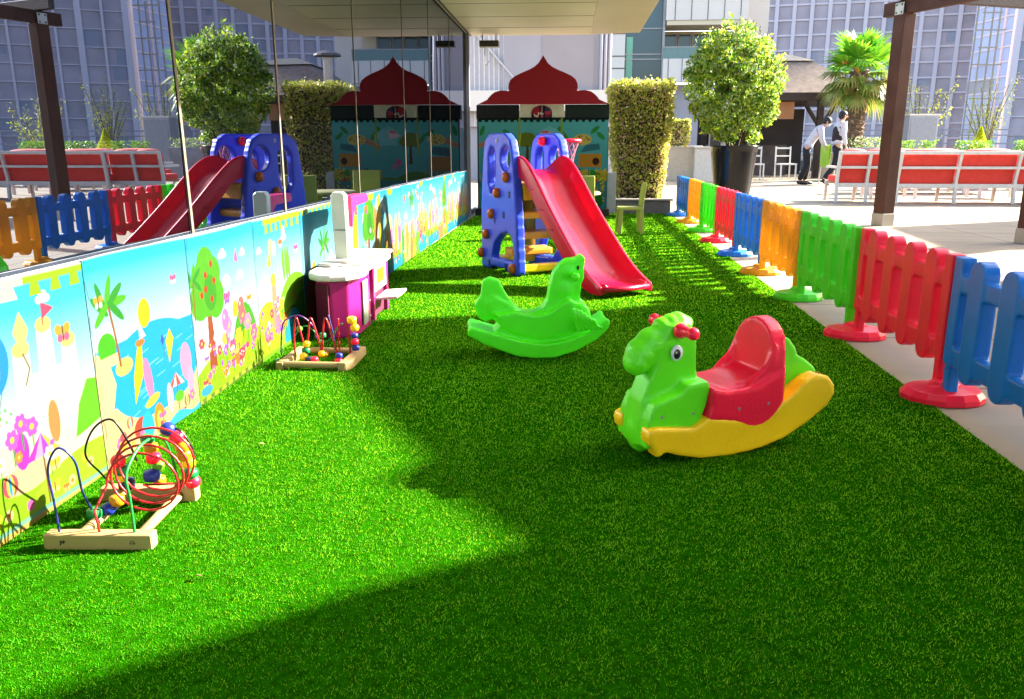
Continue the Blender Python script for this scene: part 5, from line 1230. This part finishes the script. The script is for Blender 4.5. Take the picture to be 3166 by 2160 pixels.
for z in np.linspace(0.05, 1.05, 34):
    r_ = .42 * (1.05 - z) * (1.15 if z < .45 else 1.0) + .03; a_ = r3.uniform(0, 6.28, 70); q = r3.uniform(.4, 1, 70) ** .5 * r_
    P.append(np.stack([q * np.cos(a_), q * np.sin(a_), z + r3.normal(size=70) * .03], 1))
quads('foliage', leaves(np.concatenate(P), .045, .45), YEL, ys_)
# thin airy shrubs
AIRY = leafmat('airy_yellow_leaves', [(.35, .42, .03), (.5, .5, .05), (.3, .4, .05)], transl=.5)
for k, (x, y, h, lab) in enumerate(((11.3, 29.0, 3.0, 'thin airy yellowish shrub in front of the glass tower, right of the post'), (14.2, 30.5, 3.2, 'thin airy shrub reflected at the left of the mirrored glass'), (16.3, 29.5, 2.6, 'second thin shrub reflected at the left of the mirrored glass'))):
    t = thing('slender_shrub', lab, 'shrub', (x, y, 0), 0, 'slender shrubs along the terrace railing')
    m = MB(); tips = []
    for j in range(16):
        a_ = j * .7; q = Vector((random.uniform(.3, 1.0) * math.cos(a_), .4 * math.sin(a_), h * random.uniform(.6, 1))); tips.append(q)
        m.tube(spline([(0.05 * math.cos(a_), .05 * math.sin(a_), 0), (q.x * .3, q.y * .3, q.z * .5), tuple(q)], 3), .012, 4)
    m.build('stems', TWIG, t)
    P = np.concatenate([np.array(q) * np.array([1, 1, 1.0]) * r3.uniform(.45, 1.05, (60, 1)) + r3.normal(size=(60, 3)) * .09 for q in tips])
    quads('foliage', leaves(P, .045, .4), AIRY, t)

# ------------------------------------------------------------------ pavilion with brown hip roof
SHING = mat('brown_grey_shingle', (0.17, 0.125, 0.10), 0.95, noise=0.25, nscale=8, bump=.5, bscale=25)
pv = thing('pavilion', 'open timber pavilion with broad brown hip roof behind the potted tree', 'pavilion', (6.3, 28.0, 0))
def frustum(m, w0, d0, z0, w1, d1, z1):
    v = [(-w0, -d0, z0), (w0, -d0, z0), (w0, d0, z0), (-w0, d0, z0), (-w1, -d1, z1), (w1, -d1, z1), (w1, d1, z1), (-w1, d1, z1)]
    return m.add(v, [(3, 2, 1, 0), (4, 5, 6, 7), (0, 1, 5, 4), (1, 2, 6, 5), (2, 3, 7, 6), (3, 0, 4, 7)])
m = MB(); frustum(m, 2.35, 2.2, 2.50, 1.5, 1.4, 3.10); rf = m.build('roof', SHING, pv)
m = MB(); frustum(m, 1.5, 1.4, 3.101, .85, .8, 3.52); m.build('upper_roof', SHING, pv)
m = MB(); frustum(m, .95, .9, 3.52, .3, .3, 3.76); m.build('roof_cap', mat('pale_cap', (.55, .45, .33), .8), pv)
m = MB(); frustum(m, 2.35, 2.2, 2.28, 2.36, 2.21, 2.497); m.build('eaves_beam', WOOD_D, pv)
for x, y in ((-1.9, -1.8), (1.0, -1.8), (2.0, -1.8), (-1.9, 1.8), (2.0, 1.8)):
    m = MB(); m.box((x, y, 1.14), (.17, .17, 2.28)); p_ = m.build('post', WOOD_D, pv)
    for sg in (-1, 1):
        m = MB(); m.bar((x, y - .02, 1.55), (x + sg * .5, y - .02, 2.27), .07, .07); m.build('brace', WOOD_D, p_)
m = MB(); m.box((-.3, 1.95, 1.1), (3.6, .12, 2.2)); m.build('back_wall', mat('dark_brown_wall', (.06, .045, .045), .8, noise=.4, nscale=1.2), pv)
m = MB(); m.box((-.12, -1.9, 2.0), (.62, .06, .5)); m.build('orange_board', mat('orange_wood_sign', (.50, .22, .09), .7), pv)
m = MB(); m.box((-.6, 0.9, .5), (2.6, .5, 1.0)); m.build('bar_counter', mat('brown_stone', (.14, .10, .09), .7, noise=.3, nscale=4), pv)
m = MB(); m.box((1.45, -2.1, .38), (.75, .3, .75)); m.build('low_wall', mat('sand_wall', (.50, .42, .30), .8), pv)
for k, (x, lab) in enumerate(((5.15, 'slim white metal chair in front of the dark pavilion bar'), (6.0, 'second slim white chair beside the pavilion post'))):
    t = thing('cafe_chair', lab, 'chair', (x, 24.9, 0), R(10 * k), 'slim white chairs by the pavilion')
    for sx in (-.22, .22):
        m = MB(); m.bar((sx, 0, 0), (sx, .05, .95), .035); m.build('back_leg', WHITE_M, t)
        m = MB(); m.bar((sx, -.42, 0), (sx, -.40, .45), .035); m.build('front_leg', WHITE_M, t)
    m = MB(); m.box((0, -.2, .45), (.48, .46, .04)); m.build('seat', WHITE_M, t)
    m = MB(); m.box((0, .05, .90), (.44, .03, .05)); m.build('top_rail', WHITE_M, t)
    m = MB(); m.box((0, .04, .68), (.44, .03, .04)); m.build('middle_rail', WHITE_M, t)
SANDW = mat('sand_counter_panel', (0.48, 0.39, 0.27), .7); WHC = mat('warm_white_counter', (0.55, 0.50, 0.42), .6)
for x, y, wd, d_, h, mm, lab in ((2.72, 24.2, 1.5, .8, .92, SANDW, 'sand coloured low counter under the small brown hedge'), (3.55, 24.0, .55, .8, .90, WHC, 'warm white counter block left of the black pot')):
    t = thing('counter', lab, 'counter', (x, y, 0), 0)
    m = MB(); m.box((0, 0, h / 2), (wd, d_, h)); m.build('body', mm, t, bevel=.01)
    m = MB(); m.box((0, 0, h + .025), (wd + .06, d_ + .06, .05)); m.build('top', WHC, t, bevel=.006)
t = thing('low_wall', 'low kerb wall with black gate post beside the pot', 'wall', (3.9, 24.4, 0)); m = MB(); m.box((0, 0, .7), (.26, .3, 1.4)); m.build('black_post', BLACK, t, bevel=.01)

# ------------------------------------------------------------------ two waiters
SKIN = mat('skin', (0.50, 0.27, 0.18), .5); SHIRT = mat('white_shirt_cotton', (0.72, 0.68, 0.72), .8); TROU = mat('black_trousers', (0.008, 0.008, 0.011), .8); VEST = mat('dark_waistcoat', (0.02, 0.014, 0.022), .8)
HAIR = mat('black_hair', (0.008, 0.006, 0.006), .6)
def skinned(name, verts, edges, radii, m, parent, sub=2, root=0):
    me = bpy.data.meshes.new(name); me.from_pydata(verts, edges, []); me.materials.append(m)
    o = bpy.data.objects.new(name, me); C.objects.link(o); o.parent = parent
    sk = o.modifiers.new('skin', 'SKIN'); sk.use_smooth_shade = True
    if not me.skin_vertices: 
        bm_ = bmesh.new(); bm_.from_mesh(me); bm_.verts.layers.skin.verify(); bm_.to_mesh(me); bm_.free()
    for i, r_ in enumerate(radii):
        v_ = me.skin_vertices[0].data[i]; v_.radius = (r_, r_) if not isinstance(r_, tuple) else r_; v_.use_root = (i == root)
    s_ = o.modifiers.new('sub', 'SUBSURF'); s_.levels = sub; s_.render_levels = sub
    return o
def hand(parent, p_, d, grip=True):
    """palm with five fingers and thumb, each its own short chain rooted in the palm"""
    p_ = Vector(p_); d = Vector(d).normalized(); s_ = d.cross(Vector((0, 0, 1))).normalized(); u = s_.cross(d)
    V = [p_, p_ + d * .04, p_ + d * .08]; E_ = [(0, 1), (1, 2)]; Rr = [(.02, .028), (.022, .034), (.016, .036)]
    for k, L in enumerate((.062, .072, .068, .052)):
        o = p_ + d * .08 + s_ * (.03 - .02 * k); q1 = o + d * L * .45 - u * .01; q2 = q1 + d * L * .15 - u * L * .5
        n0 = len(V); V += [o, q1, q2]; E_ += [(2, n0), (n0, n0 + 1), (n0 + 1, n0 + 2)]; Rr += [.009, .009, .008]
    n0 = len(V); V += [p_ + d * .03 + s_ * .035, p_ + d * .065 + s_ * .055 - u * .02]; E_ += [(1, n0), (n0, n0 + 1)]; Rr += [.011, .009]
    return V, E_, Rr
def person(label, loc, rz, J, vest=False, mask=False):
    t = thing('person', label, 'person', loc, rz)
    # J: joint dictionary
    V = []; E_ = []; Rr = []; idx = {}
    def add(n_, r_, par=None):
        idx[n_] = len(V); V.append(tuple(J[n_])); Rr.append(r_)
        if par: E_.append((idx[par], idx[n_]))
    add('pelvis', (.10, .08)); add('waist', (.09, .075), 'pelvis'); add('chest', (.15, .105), 'waist'); add('neckb', (.075, .065), 'chest'); add('neck', (.052, .052), 'neckb')
    add('jaw', (.06, .07), 'neck'); add('head', (.08, .092), 'jaw'); add('crown', (.06, .07), 'head')
    for s_ in 'LR':
        add('sh' + s_, .062, 'neckb'); add('el' + s_, .042, 'sh' + s_); add('wr' + s_, .027, 'el' + s_)
        add('hip' + s_, .07, 'pelvis'); add('kn' + s_, .058, 'hip' + s_); add('an' + s_, .040, 'kn' + s_); add('toe' + s_, .036, 'an' + s_)
    for s_ in 'LR':
        d = Vector(J['wr' + s_]) - Vector(J['el' + s_]); hv, he, hr = hand(None, J['wr' + s_], d)
        o = len(V); V += [tuple(x) for x in hv]; Rr += hr; E_ += [(a_ + o, b_ + o) for a_, b_ in he]; E_.append((idx['wr' + s_], o))
    skinned('body', V, E_, Rr, SKIN, t, 2)
    f = Vector(J['face']).normalized(); h = Vector(J['head'])
    side = f.cross(Vector((0, 0, 1))).normalized(); up = side.cross(f)
    Mh = Matrix((side, f, up)).transposed().to_4x4(); Mh.translation = h
    m = MB(); m.ell((0, .098, -.012), (.012, .02, .018), 8, 6, M=Mh); m.build('nose', SKIN, t, smooth=True)
    for sx in (-1, 1):
        m = MB(); m.ell((sx * .03, .083, .008), (.010, .006, .006), 8, 6, M=Mh); m.build('eye', BLACK, t, smooth=True)
        m = MB(); m.ell((sx * .083, -.005, -.005), (.012, .02, .03), 8, 6, M=Mh); m.build('ear', SKIN, t, smooth=True)
    m = MB(); m.ell((0, -.018, .035), (.097, .108, .095), 16, 12, M=Mh); m.ell((0, -.045, -.01), (.088, .08, .085), 14, 10, M=Mh); m.build('hair', HAIR, t, remesh=.012, sm=2)
    if mask:
        m = MB(); m.ell((0, .045, -.05), (.066, .062, .045), 14, 10, M=Mh); m.build('face_mask', SHIRT, t, smooth=True)
    def garment(name, js, es, rs, m_):
        return skinned(name, [tuple(J[j]) if isinstance(j, str) else tuple(j) for j in js], es, rs, m_, t, 2)
    garment('shirt', ['waist', 'chest', 'neckb', 'shL', 'elL', 'shR', 'elR', Vector(J['elL']).lerp(Vector(J['wrL']), .93), Vector(J['elR']).lerp(Vector(J['wrR']), .93), Vector(J['pelvis']).lerp(Vector(J['waist']), .35)],
            [(0, 1), (1, 2), (2, 3), (3, 4), (2, 5), (5, 6), (4, 7), (6, 8), (0, 9)], [(.145, .12), (.178, .135), (.10, .085), .085, .060, .085, .060, .042, .042, (.155, .13)], SHIRT)
    garment('trousers', [Vector(J['pelvis']).lerp(Vector(J['waist']), .3), 'pelvis', 'hipL', 'knL', Vector(J['knL']).lerp(Vector(J['anL']), .97), 'hipR', 'knR', Vector(J['knR']).lerp(Vector(J['anR']), .97)],
            [(0, 1), (1, 2), (2, 3), (3, 4), (1, 5), (5, 6), (6, 7)], [(.145, .118), (.155, .125), .112, .085, .072, .112, .085, .072], TROU)
    for s_ in 'LR':
        a_ = Vector(J['an' + s_]); b_ = Vector(J['toe' + s_])
        m = MB(); m.tube([a_ + (a_ - b_) * .3 + Vector((0, 0, -.03)), a_.lerp(b_, .4) + Vector((0, 0, -.015)), b_ + (b_ - a_) * .35], [.045, .05, .034], 10); m.build('shoe', BLACK, t, smooth=True)
    if vest:
        garment('waistcoat', [Vector(J['pelvis']).lerp(Vector(J['waist']), .15), 'waist', 'chest', Vector(J['chest']).lerp(Vector(J['neckb']), .6)], [(0, 1), (1, 2), (2, 3)], [(.165, .14), (.158, .135), (.185, .15), (.13, .11)], VEST)
    return t
J1 = dict(pelvis=(0, 0, .93), waist=(.05, 0, 1.07), chest=(.20, 0, 1.27), neckb=(.31, 0, 1.42), neck=(.355, 0, 1.46), jaw=(.40, 0, 1.49), head=(.435, 0, 1.545), crown=(.44, 0, 1.60), face=(.85, 0, -.5),
          shL=(.28, .17, 1.37), elL=(.34, .2, 1.10), wrL=(.44, .12, .93), shR=(.28, -.17, 1.37), elR=(.33, -.21, 1.10), wrR=(.44, -.13, .93),
          hipL=(-.01, .09, .88), knL=(.06, .10, .48), anL=(.0, .10, .08), toeL=(.15, .12, .04), hipR=(-.01, -.09, .88), knR=(.02, -.12, .48), anR=(-.14, -.12, .08), toeR=(.02, -.13, .04))
person('waiter in white shirt and black trousers bending over a lime green chair', (5.85, 21.9, 0), R(-12), J1, mask=True)
J2 = dict(pelvis=(0, 0, .98), waist=(0, 0, 1.14), chest=(.02, 0, 1.36), neckb=(.03, 0, 1.52), neck=(.045, 0, 1.56), jaw=(.07, 0, 1.61), head=(.085, 0, 1.68), crown=(.075, 0, 1.745), face=(1, .1, -.1),
          shL=(.03, .19, 1.47), elL=(.06, .25, 1.20), wrL=(.12, .22, .98), shR=(.03, -.19, 1.47), elR=(.03, -.25, 1.20), wrR=(.10, -.24, .96),
          hipL=(0, .09, .93), knL=(.15, .09, .52), anL=(.12, .09, .08), toeL=(.27, .09, .045), hipR=(0, -.09, .93), knR=(-.06, -.09, .50), anR=(-.32, -.10, .14), toeR=(-.22, -.10, .04))
person('waiter in dark waistcoat over white shirt walking to the right beside the palm', (6.45, 21.4, 0), R(8), J2, vest=True)
LIME = plastic('lime_chair_plastic', (0.40, 0.75, 0.02))
lc = thing('lime_chair', 'lime green chair on thin white legs being moved by the bending waiter', 'chair', (6.33, 21.8, 0), R(12))
m = MB(); m.prism([(-.06, .46), (-.02, .46), (.0, .95), (-.03, 1.0), (-.07, .96)], -.22, .22); m.build('backrest', LIME, lc, bevel=.01)
m = MB(); m.box((.16, 0, .46), (.42, .44, .05)); m.build('seat', LIME, lc, bevel=.012)
for sx in (-.03, .34):
    for sy in (-.19, .19):
        m = MB(); m.bar((sx, sy, .45), (sx * 1.15 - .01, sy * 1.08, 0), .028); m.build('leg', WHITE_M, lc)

# ------------------------------------------------------------------ railing at the terrace edge
RAILM = mat('grey_lavender_rail', (0.42, 0.42, 0.50), .4)
rl = thing('terrace_railing', 'grey horizontal bar railing along the far terrace edge', 'railing', (0, 0, 0))
ra, rb = Vector((8.0, 34.5, 0)), Vector((40.0, 26.0, 0)); rd = (rb - ra); rL = rd.length; rd.normalize()
for z in (.45, .75, 1.05, 1.35, 1.55):
    m = MB(); m.bar(ra + Vector((0, 0, z)), rb + Vector((0, 0, z)), .05, .05); m.build('rail', RAILM, rl)
for k in range(int(rL / 1.5) + 1):
    q = ra + rd * 1.5 * k; m = MB(); m.box(q + Vector((0, 0, .79)), (.07, .07, 1.58)); m.build('post', RAILM, rl)
m = MB(); m.bar(ra + Vector((0, .3, .2)), rb + Vector((0, .3, .2)), .3, .4); m.build('kerb', CONC, rl)

# ------------------------------------------------------------------ buildings
BEI = mat('beige_cladding', (0.76, 0.68, 0.60), .6, noise=.04, nscale=.3); BEI2 = mat('sandy_soffit', (0.66, 0.55, 0.38), .7, noise=.04, nscale=.3)
TEAL = mat('teal_glass', (0.025, 0.075, 0.095), .08, noise=.35, nscale=.35, spec=.8); MINT = mat('mint_glass', (0.22, 0.55, 0.36), .15, noise=.2, nscale=.4)
JOINT = mat('cladding_joint', (.2, .16, .13), .8); FRAME = mat('pale_window_frame', (0.5, 0.48, 0.46), .5)
GREYW = mat('lavender_grey_render', (0.46, 0.42, 0.44), .8, noise=.08, nscale=.6); CORR = mat('pale_corrugated_sheet', (0.66, 0.60, 0.64), .6, noise=.05)
# service block straight behind the playhouse
sb_ = thing('service_block', 'grey rendered service block with pale corrugated sheet and pipes behind the playhouse', 'building', (0, 24.0, 0))
m = MB(); m.box((-.6, .3, 2.9), (3.0, .5, 5.8)); m.build('grey_wall', GREYW, sb_)
m = MB(); m.box((-3.1, .5, 2.9), (2.0, .5, 5.8)); m.build('side_wall', GREYW, sb_)
m = MB(); m.box((-2.9, .18, 3.1), (1.55, .06, 3.2)); cs_ = m.build('corrugated_sheet', CORR, sb_)
for k in range(9):
    m = MB(); m.box((-2.95 + k * .14, .14, 3.1), (.03, .03, 3.2)); m.build('sheet_rib', WHITE_M, cs_)
m = MB(); m.bar((-3.05, .06, 4.2), (-1.75, .06, 2.75), .07, .05); m.build('diagonal_brace', mat('white_bracing', (.72, .68, .68), .5), sb_)
m = MB(); m.bar((-3.1, .06, 2.45), (-2.2, .06, 2.0), .07, .05); m.build('diagonal_brace', bpy.data.materials['white_bracing'], sb_)
m = MB(); m.box((-1.0, -.05, 2.2), (5.0, .3, .55)); m.build('beige_band', BEI, sb_)
m = MB(); m.box((-.3, .04, 3.2), (1.45, .03, 1.9)); m.build('grey_panel', mat('warm_grey_panel', (.44, .38, .38), .8, noise=.06, nscale=1), sb_)
for k, x in enumerate((.62, .74, .86)):
    m = MB(); m.tube([(x, -.02, 0), (x, -.02, 5.8)], .045, 10); m.build('pipe', CORR, sb_, smooth=True)
# beige building with balconies
bb = thing('balcony_building', 'beige clad building with teal glass bay and recessed balcony behind the potted tree', 'building', (0, 45, 0))
m = MB(); m.box((1.7, 1.0, 7.5), (1.35, 2.0, 15)); m.build('left_pier', BEI, bb)
for z in (4.9, 5.5, 6.6):
    m = MB(); m.box((1.7, -.01, z), (1.35, .02, .05)); m.build('cladding_joint', JOINT, bb)
m = MB(); m.box((3.35, 1.2, 7.5), (1.95, 2.0, 15)); gl = m.build('glass_bay', TEAL, bb)
m = MB(); m.box((2.62, .17, 5.2), (.32, .05, 2.5)); m.build('mint_pane', MINT, bb)
for z in (4.35, 5.35, 5.6, 6.85, 9.0):
    m = MB(); m.box((3.35, .16, z), (1.95, .06, .06)); m.build('transom', FRAME, bb)
m = MB(); m.box((4.33, .1, 7.5), (.12, .3, 15)); m.build('bay_edge', FRAME, bb)
m = MB(); m.box((6.45, 1.0, 10.9), (4.1, 2.4, 7.4)); up_ = m.build('upper_storey', BEI, bb)
for k in range(5):
    m = MB(); m.box((4.85 + k * .82, -.21, 10.9), (.03, .02, 7.4)); m.build('cladding_joint', JOINT, up_)
m = MB(); m.box((6.45, 1.0, 7.08), (4.0, 2.3, .22)); m.build('soffit', BEI2, bb)
m = MB(); m.box((6.35, 2.3, 5.9), (4.2, .3, 2.1)); m.build('recess_wall', BEI2, bb)
for k, (x, wd) in enumerate(((4.85, .75), (5.65, .65), (6.4, .65), (7.2, .7))):
    m = MB(); m.box((x, 2.12, 6.0), (wd, .06, 1.55)); wi = m.build('window', TEAL, bb)
    for sx in (-.5, .5):
        m = MB(); m.box((x + sx * wd, 2.07, 6.0), (.07, .06, 1.6)); m.build('frame', FRAME, wi)
m = MB(); m.box((6.4, -.1, 4.75), (4.15, .5, 1.15)); m.build('balcony_front', BEI, bb)
for k in range(6):
    m = MB(); m.box((4.6 + .7 * k, -.36, 4.75), (.025, .02, 1.15)); m.build('cladding_joint', JOINT, bb)
m = MB(); m.box((6.4, -.1, 5.62), (4.1, .05, .55)); m.build('balcony_glass', mat('pale_teal_glass', (.18, .30, .28), .1), bb)
m = MB(); m.box((6.4, -.1, 5.91), (4.15, .07, .05)); m.build('hand_rail', FRAME, bb)
m = MB(); m.box((6.2, .8, 2.0), (4.6, .6, 4.2)); m.build('lower_storey', GREYW, bb)
m = MB(); m.box((9.3, 3.0, 7.5), (1.7, .6, 15)); m.build('return_wall', BEI, bb)

HZP = mat('hazed_tower_glass', (0.56, 0.46, 0.50), .45, noise=.22, nscale=.35, spec=.6); MUL = mat('hazed_white_mullion', (0.98, 0.86, 0.92), .7, noise=.03)  # distance haze is put into these pale lavender colours
CURT = mat('drawn_blind', (0.48, 0.48, 0.56), .8)
def curtain_tower(name, lab, pa, pb, h, cw, ch, vw=.16, hw=.09, every=1, wide=None, zbase=0.0, pane=None, mul=None):
    t = thing(name, lab, 'tower', (pa[0], pa[1], 0), math.atan2(pb[1] - pa[1], pb[0] - pa[0]))
    L = math.hypot(pb[0] - pa[0], pb[1] - pa[1])
    m = MB(); m.box((L / 2, 5.0, h / 2), (L, 9.9, h)); m.build('glazing', pane or HZP, t)
    nv = int(L / cw)
    for k in range(nv + 1):
        ww = vw * (wide if wide and k % 2 == 0 else 1)
        m = MB(); m.box((k * cw, -.05, h / 2), (ww, .22, h)); m.build('mullion', mul or MUL, t)
    for k in range(int(h / ch) + 1):
        m = MB(); m.box((L / 2, .0, k * ch + .3), (L, .14, hw)); m.build('transom', mul or MUL, t)
    r_ = random.Random(len(lab)); n_ = 0
    for k in range(nv):
        for j in range(int(h / ch)):
            if n_ < 90 and r_.random() < .14:
                m = MB(); hh = r_.choice([.5, .8, 1.0]) * (ch - hw)
                m.box((k * cw + cw * (.5 + r_.uniform(-.2, .2)), .035, j * ch + .3 + ch - hw / 2 - hh / 2), (cw * r_.choice([.35, .5, .8]), .02, hh)); m.build('blind', CURT, t); n_ += 1
    return t
curtain_tower('glass_tower', 'lavender grey glass tower grid behind the palm and pavilion', (18.6, 92.0), (38.5, 88.0), 46, 1.72, 1.47, .38, .17)
curtain_tower('glass_tower', 'nearer glass tower grid with broad pale mullions at the right edge', (38.6, 79.5), (82.0, 61.2), 62, 2.0, 1.62, .22, .09, wide=2.4)
BLUEG = mat('pale_blue_glass', (0.50, 0.58, 0.88), .3, noise=.15, nscale=.2)
curtain_tower('glass_tower', 'pale blue slab tower with sloping floor lines seen between the two grid towers', (56.0, 200.0), (66.0, 128.0), 33, 9.0, 2.2, .3, .22, pane=BLUEG)
mc = thing('lattice_mast', 'thin lattice scaffold mast in front of the pale blue tower', 'scaffold', (32.5, 72.0, 0))
SCF = mat('yellowish_scaffold', (.55, .46, .36), .7)
for sx in (-.6, .6):
    for sy in (-.6, .6):
        m = MB(); m.box((sx, sy, 6.5), (.1, .1, 13)); m.build('upright', SCF, mc)
for k in range(10):
    m = MB(); m.box((0, -.6, .8 + k * 1.3), (1.5 + .8 * (k % 2), .08, .1)); m.build('ledger', SCF, mc)
fl = thing('roof_flue', 'white cylindrical flue with flat cap beside the pavilion roof', 'flue', (4.5, 26.0, 0))
m = MB(); m.lathe([(.14, 0), (.14, 3.55), (.18, 3.6)], n_=18); m.build('pipe', WHITE_M, fl, smooth=True)
m = MB(); m.lathe([(.1, 3.62), (.42, 3.64), (.40, 3.70), (.15, 3.80), (.001, 3.80)], n_=18); m.build('cap', mat('grey_cap', (.22, .19, .18), .6), fl)


DRY = mat('dry_leaf', (.42, .27, .10), .8)
for k in range(9):
    x, y = random.uniform(-1.1, 1.2), random.uniform(1.5, 6.5)
    m = MB(); a_ = random.uniform(0, 6.28); L = random.uniform(.008, .014)
    v = [(-L, 0, 0), (0, -L * .4, .004), (L, 0, .001), (0, L * .4, .003)]
    m.v = v; m.f = [(0, 1, 2, 3)]
    o = m.build('fallen_leaf', DRY); o.location = (x, y, .016); o.rotation_euler = (random.uniform(-.3, .3), random.uniform(-.3, .3), a_)
    tag(o, 'tiny curled dry leaf lying on the green turf', 'leaf', 'dry leaves scattered on the turf')
